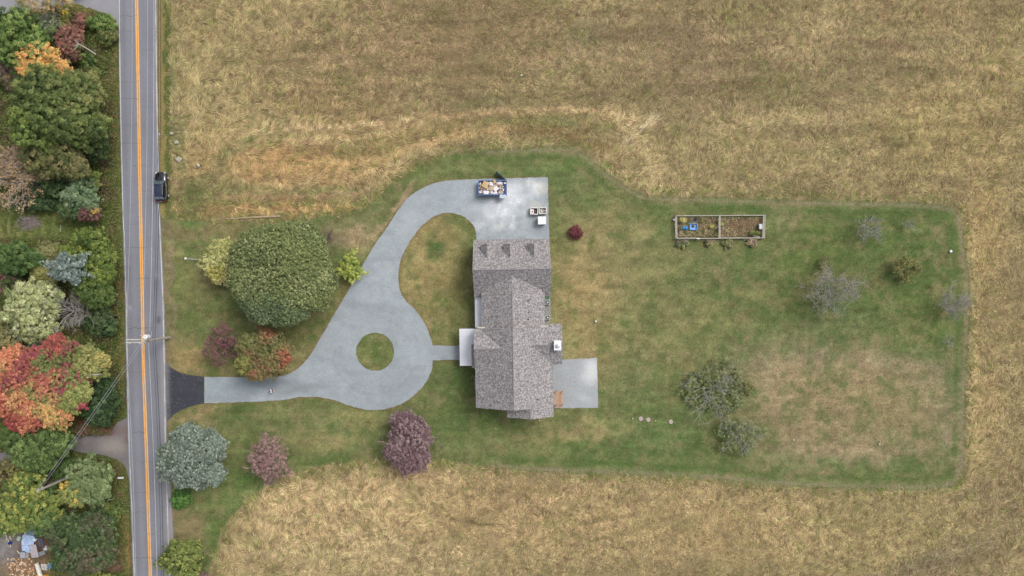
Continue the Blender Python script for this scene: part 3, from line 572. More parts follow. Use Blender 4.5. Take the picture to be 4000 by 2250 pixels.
# ------------------------------------------------------------------ trees
def palette(pal):
    return np.array([lin(c[:3]) for c in pal]), np.array([c[3] if len(c) > 3 else 1 for c in pal], float)
def bare_branches(root, r, h, levels=4, seed=0, m=None, kids=(7, 5, 4), upr=.6, tw=.022, name='branches', rb=None, start=.25, squash=1.0):
    rnd = random.Random(seed); mb = MB()
    rb = rb or max(.06, h * .018)
    def grow(p, d, ln, rad, lev):
        q = p; pts = [p]; rs = [rad]
        seg = 3
        for i in range(seg):
            d = (d + Vector((rnd.uniform(-.3, .3), rnd.uniform(-.3, .3), rnd.uniform(-.12, .2)))).normalized()
            q = q + d * ln / seg; pts.append(q); rs.append(max(tw * .6, rad * (1 - .7 * (i + 1) / seg)))
        mb.tube(pts, rs, 4 if lev < 2 else 3, False)
        if lev < levels - 1:
            nk = kids[min(lev, len(kids) - 1)]
            for j in range(nk):
                f = rnd.uniform(.3, 1); k = min(seg - 1, int(f * seg)); s = pts[k].lerp(pts[k + 1], f * seg - k)
                a = Vector((rnd.gauss(0, 1), rnd.gauss(0, 1), rnd.gauss(.25, .5))).normalized()
                grow(s, (d * .75 + a * .8).normalized(), ln * rnd.uniform(.45, .7), max(tw, rad * .45), lev + 1)
    n0 = kids[0]
    for i in range(n0):
        az = 2 * math.pi * (i + rnd.uniform(-.3, .3)) / n0; z0 = h * (start + .25 * rnd.random())
        el = rnd.uniform(.25, 1.1)
        d = Vector((math.cos(az) * math.cos(el), math.sin(az) * math.cos(el) * squash, math.sin(el) * upr))
        grow(Vector((0, 0, z0)), d.normalized(), r * rnd.uniform(.55, .85), rb * .6, 1)
    return mb.build(name, m or M_BAREBARK, root), rb

def tree(name, label, cat, px, py, rx, ry, h, pal, dens=1.0, leaf=.30, clump=.75, group=None, lobes=None, seed=None, noise_k=.22, rzf=.9, bare=0, leafb=1.45, flat=.35, sat=.16, trunk=True, low=.0, jit=.28, patch=2.6, part='crown', barkm=None):
    """lobes: list of (dx,dy,r,[palette]) in photo px relative to centre, each an own bulge of the same crown"""
    if group in (WG, SG): rx *= 1.07; ry *= 1.07; leaf *= .9; lobes = [(a_, b_, c_ * 1.08 if c_ else c_, d_) for a_, b_, c_, d_ in lobes] if lobes else None
    clump *= .8; leaf *= .88; leafb *= .90; pass; noise_k *= 1.15; seed = seed if seed is not None else int(px * 7 + py); rnd = np.random.default_rng(seed)
    lobes = lobes or [(0, 0, None, None)]
    zc = h * (.58 if h > 3 else .5); c0 = P(px, py, zc); root = empty(name, (c0.x, c0.y, 0), 0, label, cat, group)
    allP, allN, allC, allS = [], [], [], []
    sc = (H - zc) / H / S
    for (lx, ly, lr, lp) in lobes:
        RX, RY = ((rx, ry) if lr is None else (lr, lr)); RX *= sc; RY *= sc
        rz = min(min(RX, RY) * rzf, (h - low) * .5); ctr = np.array([lx * sc, -ly * sc, h - rz])
        if lr is not None: ctr[2] = (h - rz) - np.hypot(lx, ly) * sc * .25
        area = math.pi * RX * RY
        M = max(5, int(area / (clump ** 2) * 3.4 * dens))
        d = rnd.normal(size=(M, 3)); d[:, 2] = np.abs(d[:, 2]) * 1.0 - .30; d /= np.linalg.norm(d, axis=1, keepdims=True)
        rad = np.where(rnd.random(M) < .7, rnd.uniform(.72, 1.0, M), rnd.uniform(.3, .85, M)); rad = rad * (1 + noise_k * 1.1 * np.array([mnoise.noise(Vector((q[0] * 2.6 + seed, q[1] * 2.6, q[2] * 2.6))) for q in d]))
        ang = np.arctan2(d[:, 1], d[:, 0]); ph = rnd.uniform(0, 6.28, 4)
        rad = rad * (1 + noise_k * (.5 * np.sin(3 * ang + ph[0]) + .4 * np.sin(5 * ang + ph[1] + d[:, 2] * 3) + .35 * np.sin(9 * ang + ph[2])) * .7)
        cc = ctr + d * rad[:, None] * np.array([RX - clump * .35, RY - clump * .35, rz])
        cc[:, 2] = np.maximum(cc[:, 2], .25)
        cols, wts = palette(lp or pal); cum = np.cumsum(wts) / wts.sum()
        nz = np.array([.5 + .9 * mnoise.noise(Vector((a[0] / patch + seed, a[1] / patch, a[2] / patch))) for a in cc]) + rnd.normal(0, .16, M)
        nz = np.clip(nz, 0, .999); ci = np.searchsorted(cum, nz)
        ccol = cols[np.clip(ci, 0, len(cols) - 1)] * rnd.uniform(.82, 1.18, (M, 1))
        cr_ = clump * rnd.uniform(.7, 1.25, M)
        Kl = max(6, int((clump / leaf) ** 2 * 6.0 * (.75 + .25 * dens)))
        o = rnd.normal(size=(M, Kl, 3)); o /= np.linalg.norm(o, axis=2, keepdims=True); o[..., 2] = np.abs(o[..., 2]) * flat / .35 * .55 + o[..., 2] * .25
        q = cc[:, None, :] + o * cr_[:, None, None] * rnd.uniform(.55, 1.0, (M, Kl, 1)) * np.array([.72, .72, .6])
        allP.append(q.reshape(-1, 3)); nn = o * .8 + d[:, None, :] * .4 + np.array([0, 0, .7]) + rnd.normal(0, .35, o.shape); allN.append(nn.reshape(-1, 3))
        allC.append((ccol[:, None, :] * rnd.uniform(1 - jit * .85, 1 + jit * .85, (M, Kl, 1))).reshape(-1, 3)); allS.append(leaf * rnd.uniform(.7, 1.3, M * Kl))
    A, N, C, Z = map(np.concatenate, (allP, allN, allC, allS)); A[:, 2] = np.maximum(A[:, 2], .06)
    leaf_mesh(part, A, N, Z, np.clip(desat(C, sat) * leafb, 0, .9), M_LEAF, root)
    if trunk:
        mb = MB(); tr = max(.05, h * .022); mb.tube([(0, 0, -.1), (.03, .02, h * .3), (-.04, .03, h * .62)], [tr * 1.3, tr, tr * .5], 8)
        for i in range(6):
            a = i * 1.05 + seed; e = Vector((math.cos(a) * rx * sc * .6, math.sin(a) * ry * sc * .6, h * .68))
            mb.tube([(0, 0, h * (.22 + .04 * i)), e * .5 + Vector((0, 0, h * .16)), e], [tr * .6, tr * .35, tr * .12], 5)
        mb.build('trunk', barkm or M_BARK, root)
    if bare: bare_branches(root, max(rx, ry) * sc * 1.05, h, 4, seed, kids=(bare, 4, 4), m=barkm)
    return root
def bare_tree(name, label, cat, px, py, r, h, seed=1, kids=(9, 6, 4), leaves=None, group=None, m=None, squash=1.0, nleaf=300, lsize=.16, tw=.022, upr=.6, levels=4):
    zc = h * .6; c0 = P(px, py, zc); root = empty(name, (c0.x, c0.y, 0), 0, label, cat, group); sc = (H - zc) / H / S
    o, rb = bare_branches(root, r * sc * 1.0, h, levels, seed, m, kids, upr=upr, tw=tw, squash=squash)
    MB().tube([(0, 0, -.1), (.02, 0, h * .25), (0, .03, h * .55)], [rb * 1.4, rb, rb * .5], 7).build('trunk', m or M_BAREBARK, root)
    if leaves:
        v = np.array([v.co for v in o.data.vertices]); rn = np.random.default_rng(seed); q = v[rn.integers(0, len(v), nleaf)] + rn.normal(0, .12, (nleaf, 3)); q[:, 2] = np.maximum(q[:, 2], .3)
        cols, w = palette(leaves); c = cols[rn.integers(0, len(cols), nleaf)] * rn.uniform(.7, 1.3, (nleaf, 1)) * 1.4
        leaf_mesh('crown', q, rn.normal(0, .5, (nleaf, 3)) + [0, 0, 1], lsize * rn.uniform(.7, 1.3, nleaf), c, M_LEAF, root)
    return root

GR1 = [(78, 104, 42), (98, 124, 50), (122, 140, 64), (60, 84, 36)]
OLV = [(104, 112, 52), (84, 98, 48), (122, 122, 66), (70, 86, 42)]
DKG = [(62, 84, 46), (48, 70, 38), (80, 102, 56), (72, 88, 50)]
YOR = [(206, 164, 76), (190, 154, 70), (216, 150, 72), (136, 138, 62)]
RBR = [(132, 88, 76), (146, 100, 84), (112, 80, 62), (96, 98, 56)]
BRS = [(148, 124, 100), (130, 112, 92), (160, 134, 96), (106, 104, 66)]
GRY = [(128, 142, 122), (108, 124, 104), (148, 158, 134), (96, 112, 80)]
PUR = [(118, 76, 84), (136, 92, 102), (100, 66, 72), (126, 96, 96)]
WG = 'trees in the wooded strip west of the road'; SG = 'shrubs in the wooded strip west of the road'
T = tree
# --- north-west wood
T('broadleaf_tree', 'lush bright green tree in the far top-left corner of the wood', 'tree', 55, 150, 118, 118, 9, GR1, 1, .34, .8, WG)
T('broadleaf_tree', 'fresh green tree between the corner tree and the golden crown', 'tree', 145, 185, 60, 50, 7, GR1, 1, .32, .7, WG)
T('thin_tree', 'thin tan and yellow tree with bare limbs beside the upper parking area', 'tree', 185, 22, 105, 42, 7, [(160, 140, 90), (176, 150, 92), (132, 124, 74), (188, 140, 78)], .45, .24, .7, WG, bare=5)
T('shrub', 'brown-green scrub below the thin tan tree at the upper parking area', 'shrub', 110, 75, 60, 32, 2.5, [(134, 122, 74), (108, 108, 60), (150, 126, 84)], .8, .24, .6, SG)
T('willow_shrub', 'grey-green feathery shrub south of the yellow box', 'shrub', 193, 100, 42, 50, 4, [(126, 138, 106), (142, 150, 118), (106, 120, 84)], 1, .34, .55, SG, flat=.2)
T('shrub', 'yellow-olive bush just below the yellow box', 'shrub', 255, 92, 28, 32, 2.6, [(122, 124, 56), (140, 132, 60), (96, 104, 48)], 1, .24, .5, SG)
T('russet_shrub', 'small russet shrub among green bushes near the upper parking area', 'shrub', 316, 84, 32, 34, 3, RBR, 1, .24, .5, SG)
T('russet_tree', 'dull red-brown tree with a pale dead branch above the golden crown', 'tree', 278, 170, 52, 72, 5, RBR, .9, .24, .55, WG, bare=4)
T('shrub', 'green bush in the corner between the upper parking area and the road', 'shrub', 400, 92, 58, 36, 3, GR1, .9, .26, .6, SG)
T('shrub', 'leafy green roadside bush beside the black mailbox', 'shrub', 418, 140, 40, 34, 2.5, OLV, .9, .26, .55, SG)
T('shrub', 'dark green bush below the pale dead branch', 'shrub', 335, 235, 42, 28, 2.6, GR1, 1, .26, .55, SG)
T('shrub', 'olive bush halfway down the roadside slope, right of the golden crown', 'shrub', 352, 285, 46, 30, 2, OLV, .7, .24, .6, SG)
T('golden_tree', 'golden-orange tree with yellow and green lower leaves', 'tree', 175, 255, 78, 66, 8, YOR, 1.1, .30, .6, WG, lobes=[(-8, -8, 74, None), (78, 22, 40, [(202, 150, 72), (180, 140, 70), (130, 132, 60)]), (10, 48, 48, [(140, 142, 62), (160, 150, 66)]), (-50, 18, 38, None)], leafb=1.55)
T('brown_shrub', 'mauve-brown half-bare shrub at the left edge beside the golden tree', 'shrub', 40, 285, 58, 62, 4, [(130, 108, 92), (116, 98, 84), (140, 122, 84), (98, 96, 60)], .7, .22, .6, SG, bare=5)
T('broadleaf_tree', 'huge dark olive-green tree with the broadest crown of the wood', 'tree', 225, 430, 150, 130, 12, [(92, 106, 46), (78, 94, 42), (114, 124, 60), (68, 84, 40)], 1.15, .34, .8, WG,
  lobes=[(-50, -50, 105, None), (85, -55, 92, [(104, 116, 54), (88, 104, 48), (122, 124, 66)]), (95, 60, 98, None), (-70, 70, 95, [(96, 114, 44), (116, 132, 52), (78, 98, 42)]), (5, 20, 120, None)])
T('broadleaf_tree', 'olive-brown tree crown just below the hugest dark crown', 'tree', 225, 625, 125, 75, 9, [(106, 108, 56), (92, 98, 50), (122, 114, 68), (78, 86, 44)], 1, .30, .7, WG, lobes=[(-45, -5, 72, None), (50, 5, 72, None), (90, 35, 45, None)])
T('dark_shrub', 'blackish green shrub at the roadside edge of the huge crown', 'shrub', 372, 560, 52, 70, 5, DKG, 1, .26, .6, SG)
bare_tree('bare_tree', 'pale grey bare tree with brown leaf tufts at the left edge', 'tree', 62, 715, 125, 7, 5, (13, 7, 5), [(162, 134, 104), (146, 120, 92), (170, 146, 100)], WG, nleaf=2600, lsize=.24)
T('brown_shrub', 'pinkish tan dry tree crown left of the olive-brown crown', 'tree', 42, 640, 70, 66, 6, BRS, .75, .22, .6, WG, bare=5)
T('dark_shrub', 'dark green thicket right of the pale bare tree', 'shrub', 195, 720, 76, 62, 4.5, DKG, .9, .28, .65, SG)
T('dark_shrub', 'dark thicket above the brush pile clearing', 'shrub', 150, 795, 90, 34, 3, DKG, .8, .26, .6, SG)
T('shrub', 'small vivid olive bush above the blue-green tree', 'shrub', 350, 700, 48, 36, 3.5, [(104, 116, 46), (88, 102, 42), (120, 126, 54)], 1, .26, .55, SG)
T('broadleaf_tree', 'blue-green tree with a dark red vine in its crown', 'tree', 318, 775, 72, 62, 6, [(108, 130, 92), (92, 116, 76), (124, 142, 104)], 1, .30, .65, WG, lobes=[(0, -8, 66, None), (-40, 45, 42, DKG)])
T('red_vine', 'dark red and yellow shrub at the foot of the blue-green tree', 'shrub', 357, 832, 42, 36, 4.5, [(112, 78, 74), (128, 88, 80), (96, 70, 62), (168, 142, 58, .5)], 1.1, .22, .5, SG)
# --- middle wood
T('broadleaf_tree', 'vivid moss-green tree wrapping round the silvery spruce', 'tree', 350, 1040, 96, 130, 8, [(102, 118, 38), (84, 104, 36), (118, 130, 46), (70, 90, 34)], 1.2, .30, .65, WG, lobes=[(-5, -60, 84, None), (40, 10, 66, None), (15, 85, 72, [(78, 100, 42), (92, 112, 48)]), (-60, -40, 46, None)])
T('spruce_tree', 'silvery blue-grey spruce in the middle of the moss-green tree', 'tree', 303, 1045, 68, 54, 10, [(120, 134, 128), (102, 120, 112), (136, 150, 144), (84, 100, 84)], 1.3, .30, .5, WG, flat=.2, noise_k=.4)
T('broadleaf_tree', 'deep green tree at the left edge south of the clearing', 'tree', 70, 1010, 95, 66, 7, [(80, 106, 48), (64, 90, 40), (98, 120, 58)], 1, .30, .7, WG)
T('russet_shrub', 'green shrub flecked with dark red at the left edge', 'shrub', 28, 1075, 62, 60, 5, [(124, 84, 80), (84, 98, 54), (72, 90, 48), (110, 80, 72)], 1, .24, .6, SG)
T('shrub', 'yellowish olive bush touching the upper left of the pale crown', 'shrub', 182, 1068, 56, 46, 5, [(150, 144, 76), (132, 132, 66), (114, 118, 56)], 1, .26, .6, SG)
T('shrub', 'tan-green bush left of the moss-green tree top', 'shrub', 192, 985, 42, 44, 4, [(136, 134, 82), (118, 118, 68)], 1, .24, .55, SG)
T('broadleaf_tree', 'pale silvery-olive tree with light leaf clumps', 'tree', 140, 1205, 115, 105, 8, [(162, 168, 110), (142, 152, 92), (176, 178, 126), (112, 122, 70)], 1.0, .34, .7, WG, lobes=[(-20, -35, 82, None), (55, -50, 55, None), (0, 45, 86, None), (-75, 20, 45, None)], bare=5)
bare_tree('bare_tree', 'leafless grey tree spreading right of the pale silvery-olive crown', 'tree', 275, 1218, 90, 7.5, 15, (12, 7, 5), [(120, 108, 84)], WG, nleaf=200)
T('dark_shrub', 'dark blue-green bush left of the transformer pole', 'shrub', 392, 1265, 62, 52, 4, DKG, 1, .26, .6, SG)
T('shrub', 'mid green roadside bush between the moss-green tree and the dark bush', 'shrub', 405, 1170, 40, 48, 3.5, [(92, 112, 58), (110, 126, 74), (78, 98, 48)], 1, .26, .55, SG)
T('shrub', 'olive shrub at the left edge above the red maple', 'shrub', 30, 1300, 62, 66, 5, [(122, 124, 66), (96, 104, 50), (138, 132, 78)], .9, .28, .65, SG)
bare_tree('bare_shrub', 'grey leafless thicket above the red maple', 'shrub', 120, 1345, 75, 4, 21, (10, 6, 5), None, SG)
T('maple_tree', 'big autumn maple blazing orange, crimson and yellow-green', 'tree', 195, 1485, 205, 175, 11, YOR, 1.3, .30, .5, WG, leafb=1.4, sat=.24, lobes=[
  (-140, -55, 72, [(206, 124, 74), (196, 118, 70), (190, 140, 76)]), (-165, 20, 66, [(212, 126, 80), (212, 140, 92)]), (-95, -5, 66, [(150, 72, 72), (186, 108, 70), (124, 124, 56)]), (-10, -70, 74, [(160, 70, 78), (168, 90, 66), (112, 122, 52)]),
  (85, -95, 66, [(134, 76, 66), (120, 118, 54), (112, 122, 52)]), (50, -130, 48, [(184, 82, 66), (150, 72, 62)]), (165, -65, 66, [(112, 124, 54), (128, 134, 58), (146, 144, 62)]), (215, -80, 34, [(164, 152, 60), (128, 132, 56)]), (95, -10, 80, [(128, 134, 56), (158, 76, 80), (112, 124, 50)]),
  (20, 20, 82, [(132, 136, 58), (190, 134, 72), (178, 96, 74)]), (-60, 70, 76, [(210, 134, 76), (190, 112, 74), (198, 146, 76)]), (-150, 90, 55, [(160, 74, 60), (192, 110, 66)]), (30, 100, 76, [(204, 156, 72), (158, 148, 60), (212, 138, 72)]), (-60, 140, 52, [(202, 122, 70), (172, 88, 62)]), (100, 60, 62, [(172, 66, 78), (142, 142, 58), (130, 138, 52)]), (150, 35, 40, [(146, 148, 60), (120, 134, 50)]), (-110, 155, 36, [(168, 62, 60), (150, 70, 56)])])
T('dark_shrub', 'black-green tree right of the red maple', 'tree', 385, 1565, 74, 92, 6, [(58, 82, 44), (46, 68, 38), (78, 102, 58)], 1.1, .28, .6, WG, lobes=[(0, 0, 72, None), (10, -60, 50, None), (5, 55, 48, None)])
T('red_shrub', 'low brick-red shrub beside the side driveway mouth', 'shrub', 350, 1672, 84, 34, 1.6, [(142, 86, 70), (120, 76, 60), (100, 92, 54)], .8, .22, .5, SG)
T('broadleaf_tree', 'rounded mid-green tree just north of the side driveway', 'tree', 140, 1742, 122, 92, 8, [(82, 104, 46), (96, 120, 56), (68, 88, 40), (110, 130, 66)], 1.1, .32, .65, WG, lobes=[(-45, -20, 78, None), (50, -15, 80, None), (10, 30, 70, None)])
# --- south-west wood
T('brown_shrub', 'yellow-spotted dark brown shrub at the left edge below the side driveway', 'shrub', 28, 1860, 58, 62, 4.5, [(148, 140, 66), (100, 92, 54), (84, 76, 52), (128, 122, 60)], .9, .30, .6, SG)
T('broadleaf_tree', 'yellow-green long-leaved tree behind the leaning utility pole', 'tree', 112, 1965, 118, 108, 8.5, [(120, 132, 52), (98, 118, 46), (146, 148, 60), (78, 102, 44)], 1.15, .36, .65, WG, lobes=[(-10, -55, 74, None), (55, 20, 74, None), (-45, 45, 78, None), (70, 70, 50, [(74, 98, 52), (88, 112, 60)])])
T('dark_shrub', 'dark green vines under the utility pole wires', 'shrub', 262, 1838, 68, 50, 3, [(72, 96, 44), (60, 84, 40), (88, 108, 52)], .9, .28, .6, SG)
T('broadleaf_tree', 'soft grey-green tree with yellow fringe beside the white mailbox', 'tree', 352, 1885, 88, 76, 9, [(112, 128, 78), (98, 116, 66), (126, 140, 90)], 1.2, .28, .6, WG, lobes=[(10, -15, 80, None), (-40, 30, 52, [(142, 146, 62), (118, 128, 66), (196, 164, 60, .5)]), (45, 25, 50, None)])
T('broadleaf_tree', 'large dark green tree beside the scrap yard', 'tree', 325, 2115, 125, 112, 9, [(72, 92, 50), (60, 80, 44), (90, 108, 62), (82, 84, 58)], 1.15, .32, .65, WG, lobes=[(-30, -20, 88, None), (45, -35, 82, None), (-35, 50, 72, None), (50, 45, 72, [(98, 92, 68), (74, 92, 52)])])
T('shrub', 'bright green roadside bush north-east of the large dark tree', 'shrub', 415, 2010, 52, 50, 3.5, [(96, 116, 50), (80, 100, 44), (122, 130, 56)], 1, .28, .55, SG)
T('shrub', 'yellow-green bush cut by the bottom edge of the wood', 'shrub', 385, 2262, 60, 30, 3, [(134, 140, 56), (110, 122, 50)], 1, .28, .55, SG)
T('red_shrub', 'small dull red shrub beside the road at the bottom', 'shrub', 442, 2212, 32, 26, 1.8, [(124, 78, 74), (108, 88, 64)], .9, .22, .45, SG)
# --- front garden
T('shade_tree', 'very large round dark green shade tree in the front lawn', 'tree', 1105, 1068, 208, 202, 13, [(114, 124, 68), (102, 114, 62), (132, 138, 84), (88, 100, 56)], 2.0, .27, .36, 'trees in the front lawn', noise_k=.09, rzf=.75, lobes=[(0, 0, 200, None), (-84, -62, 116, None), (72, -84, 112, None), (104, 52, 100, None), (-55, 88, 108, [(84, 102, 66), (98, 114, 74), (112, 124, 84)]), (30, 110, 98, [(80, 98, 62), (96, 112, 70)]), (-110, 30, 96, None)], jit=.5, patch=5)
T('small_tree', 'pale yellow-green small tree peeping out left of the big shade tree', 'tree', 855, 1018, 70, 84, 6, [(176, 172, 104), (150, 154, 80), (192, 184, 124), (128, 138, 62)], 1, .24, .5, 'trees in the front lawn', lobes=[(12, -40, 52, [(136, 146, 74), (166, 164, 94)]), (-25, 10, 50, None), (5, 45, 48, [(162, 156, 62), (176, 168, 100)]), (30, 0, 50, None)], jit=.4)
T('small_tree', 'lime-yellow small tree between the big shade tree and the drive', 'tree', 1370, 1048, 46, 56, 4, [(146, 158, 54), (162, 170, 64), (124, 142, 50)], 1.1, .24, .45, 'trees in the front lawn', noise_k=.5)
bare_tree('bare_shrub', 'small dark leafless shrub at the upper right of the big shade tree', 'shrub', 1280, 925, 32, 2, 31, (8, 5, 4), None, None, m=mat('dark_twigs', (92, 82, 88), .9))
T('purple_tree', 'thin magenta-red sapling beside the rust-tipped maple', 'tree', 872, 1345, 84, 86, 5, [(124, 80, 86), (108, 74, 76), (134, 92, 94)], .24, .20, .5, 'trees in the front lawn', lobes=[(-5, -40, 52, None), (30, 10, 52, None), (-40, 10, 42, None), (-20, 60, 34, None)], barkm=mat('purple_bark', (110, 88, 86), .9), bare=4)
T('maple_tree', 'rounded maple with green clumps and rusty red tips by the drive', 'tree', 1036, 1382, 112, 98, 8, [(110, 112, 58), (96, 102, 52), (118, 112, 66), (124, 112, 64), (144, 94, 66)], 1.2, .28, .55, 'trees in the front lawn', lobes=[(-55, -30, 56, None), (20, -45, 60, None), (60, 10, 58, [(128, 110, 66), (112, 112, 58), (154, 92, 66)]), (-60, 40, 52, [(128, 126, 58), (104, 110, 50)]), (5, 35, 66, [(108, 108, 56), (124, 98, 62), (98, 102, 52)]), (-20, 70, 36, [(140, 96, 64), (118, 112, 60)])])
T('spruce_tree', 'large blue-grey spruce beside the road south of the asphalt apron', 'tree', 765, 1778, 128, 130, 11, [(116, 130, 116), (100, 116, 102), (134, 146, 130), (88, 102, 86)], 1.9, .22, .36, 'evergreens by the road', lobes=[(-10, 20, 112, None), (-5, -60, 74, None), (70, -42, 64, None), (92, 60, 46, None), (-70, -10, 56, None)], flat=.25, leafb=1.5, patch=1.6)
T('evergreen_shrub', 'bright green feathery shrub tucked under the blue-grey spruce', 'shrub', 708, 1942, 40, 52, 3, [(72, 112, 40), (92, 134, 50), (56, 92, 34)], 1.2, .30, .45, 'evergreens by the road', flat=.2)
T('evergreen_shrub', 'yellowish green bushy evergreen at the bottom edge beside the road', 'shrub', 710, 2188, 90, 80, 6, [(112, 124, 52), (94, 110, 46), (134, 140, 62), (80, 96, 42)], 1.25, .28, .5, 'evergreens by the road')
T('purple_shrub', 'dark magenta shrub peeping out behind the yellowish evergreen', 'shrub', 765, 2248, 52, 24, 2, PUR, 1, .22, .45)
M_PB = mat('mauve_bark', (168, 140, 142), .9)
T('purple_tree', 'half-bare mauve tree with white forked limbs south of the drive', 'tree', 1052, 1788, 84, 94, 7, [(136, 104, 102), (148, 118, 112), (122, 96, 90)], .38, .17, .5, 'purple-leaved trees south of the drive', bare=9, lobes=[(0, -45, 52, None), (15, 20, 74, None), (-30, 10, 56, None), (10, 60, 44, None)], barkm=mat('pale_mauve_bark', (186, 168, 162), .9))
T('purple_tree', 'full plum-purple tree on the lawn below the turning circle', 'tree', 1597, 1725, 98, 122, 7.5, [(124, 92, 98), (136, 104, 108), (112, 84, 88), (146, 118, 118)], 1.1, .18, .45, 'purple-leaved trees south of the drive', sat=.3, bare=8, lobes=[(-10, -50, 74, None), (30, -20, 70, None), (-30, 30, 68, None), (25, 50, 66, None), (0, 85, 42, None)], barkm=M_PB)
T('small_maple', 'tiny dark crimson bush alone on the lawn north-east of the house', 'shrub', 2248, 908, 30, 27, 1.7, [(116, 58, 64), (96, 50, 54), (138, 74, 76)], 1.2, .18, .36)
# --- orchard
OG = 'old orchard trees on the back lawn'
bare_tree('bare_fruit_tree', 'widest leafless grey tree on the back lawn', 'tree', 3252, 1135, 110, 5, 41, (16, 9, 6), [(150, 150, 100), (170, 164, 130)], OG, nleaf=700, lsize=.13, squash=.8)
bare_tree('bare_fruit_tree', 'narrow leafless grey tree nearest the back lawn top edge', 'tree', 3400, 892, 66, 4.5, 42, (10, 7, 5), None, OG, squash=1.2)
bare_tree('bare_fruit_tree', 'leafless grey tree against the right edge of the lawn', 'tree', 3722, 1190, 74, 4.5, 43, (12, 8, 6), None, OG)
bare_tree('bare_fruit_tree', 'faint tiny leafless tree right of the narrow grey tree', 'tree', 3552, 878, 34, 2.4, 44, (7, 5, 4), None, OG, tw=.016)
bare_tree('bare_fruit_tree', 'smallest leafless sapling below the tree on the right lawn edge', 'tree', 3708, 1332, 30, 2.2, 45, (6, 5, 4), None, OG, tw=.016)
bare_tree('leafy_fruit_tree', 'round olive-brown fruit tree between the wide bare tree and the right edge', 'tree', 3540, 1050, 60, 2.8, 46, (11, 7, 6), [(124, 124, 72), (132, 126, 82), (106, 114, 62)], OG, nleaf=2200, lsize=.20, m=M_BARK)
bare_tree('leafy_fruit_tree', 'small brown twiggy tree just above the wide bare tree', 'tree', 3226, 1032, 34, 2.6, 47, (8, 6, 4), [(126, 120, 80), (112, 112, 66)], OG, nleaf=450, lsize=.15, m=M_BARK)
OL2 = [(120, 130, 78), (110, 122, 70), (130, 138, 90), (100, 112, 64)]
T('old_fruit_tree', 'broad moss-green tree with grey limbs showing, right of the round lids', 'tree', 2785, 1520, 150, 100, 2.6, OL2, .24, .15, .5, OG, bare=12, lobes=[(-60, 10, 78, None), (40, -40, 84, None), (50, 35, 80, None), (120, 0, 46, [(128, 122, 70), (108, 112, 60)])], barkm=M_BAREBARK)
T('old_fruit_tree', 'moss-green tree with a grey centre at the lower lawn', 'tree', 2885, 1702, 92, 84, 2.6, OL2, .26, .15, .5, OG, bare=10, barkm=M_BAREBARK)

# ------------------------------------------------------------------ brush pile, logs, dead branches
c = P(118, 868); mb = MB(); rnd = random.Random(5)
for i in range(210):
    a = rnd.gauss(0.15, .5); L = rnd.uniform(.8, 2.2); x0, y0 = rnd.gauss(0, .95), rnd.gauss(0, .55); z = max(.06, .75 * math.exp(-(x0 / 1.4) ** 2 - (y0 / .9) ** 2) * rnd.random() + .05)
    d = Vector((math.cos(a), math.sin(a), rnd.uniform(-.12, .12))) * L / 2
    mb.tube([Vector((x0, y0, z)) - d, Vector((x0 + rnd.uniform(-.1, .1), y0 + rnd.uniform(-.1, .1), z + .05)), Vector((x0, y0, z)) + d], [.035, .03, .012], 4)
tag(mb.build('brush_pile', mat('dead_sticks', (166, 152, 150), .9, nscale=2, namt=.3), loc=c), 'heap of grey cut branches on the grass clearing', 'brush pile')
a, b = P(884, 856), P(1094, 846)
tag(MB().tube([a + Vector((0, 0, .14)), a.lerp(b, .5) + Vector((0, .03, .17)), b + Vector((0, 0, .2))], [.10, .15, .2], 10).build('log', mat('log_wood', (176, 156, 128), .9, nscale=2, namt=.2)), 'long pale pole lying on the grass above the big shade tree', 'log')
def branch(pts, r, label, forks=()):
    mb = MB().tube([P(x, y, z) for x, y, z in pts], r, 6)
    for f in forks: mb.tube([P(x, y, z) for x, y, z in f], [r[0] * .6, r[0] * .25], 5)
    tag(mb.build('dead_branch', M_WHITEBARK), label, 'branch')
M_WHITEBARK = mat('white_bark', (200, 196, 190), .9)
branch([(374, 212, 4), (345, 193, 5), (308, 172, 6), (286, 182, 6)], [.09, .08, .06, .02], 'pale dead branch poking out of the dull red-brown tree', [[(308, 172, 6), (283, 200, 6)], [(308, 172, 6), (290, 155, 6)]])
branch([(274, 534, 9), (240, 525, 9.3), (215, 518, 9.5)], [.07, .06, .03], 'white dead limb inside the huge dark olive tree', [[(240, 525, 9.3), (222, 532, 9.6)]])
branch([(330, 1466, 8), (365, 1464, 8), (392, 1462, 8)], [.10, .12, .05], 'grey snag at the right side of the autumn maple', [[(350, 1464, 8), (345, 1478, 8)]])
branch([(235, 905, .1), (236, 878, .12)], [.06, .03], 'short pale stick on the grass right of the brush pile')

# ------------------------------------------------------------------ power poles and wires
def wood_pole(px, py, ztop, label, bx=None):
    b = P(px, py, 0) if bx is None else bx
    r = empty('utility_pole', b, 0, label, 'utility pole', 'utility poles')
    MB().tube([(0, 0, -.2), (0, 0, ztop)], [.22, .16], 12).build('pole', mat('pole_wood', (186, 178, 168), .85, nscale=2, namt=.2), r)
    return r, b
pole1, b1 = wood_pole(663, 1318, 8.2, 'roadside utility pole with a white transformer and double crossarm')
for dy in (.22, -.22): MB().box((-1.35, dy, 7.85), (3.0, .16, .15)).build('crossarm', mat('crossarm_wood', (196, 190, 176), .8), pole1)
tf = MB().cyl((-.02, .62, 6.75), .36, 1.0, 18).build('transformer', M_WHITE, pole1)
MB().dome((-.02, .62, 7.752), .38, .38, .12, 18, 4).build('transformer_lid', M_WHITE, tf, smooth=True)
for bxp in ((.16, .74), (-.2, .55)): MB().cyl((bxp[0], bxp[1], 7.8), .05, .35, 8).build('bushing', M_WHITE, tf)
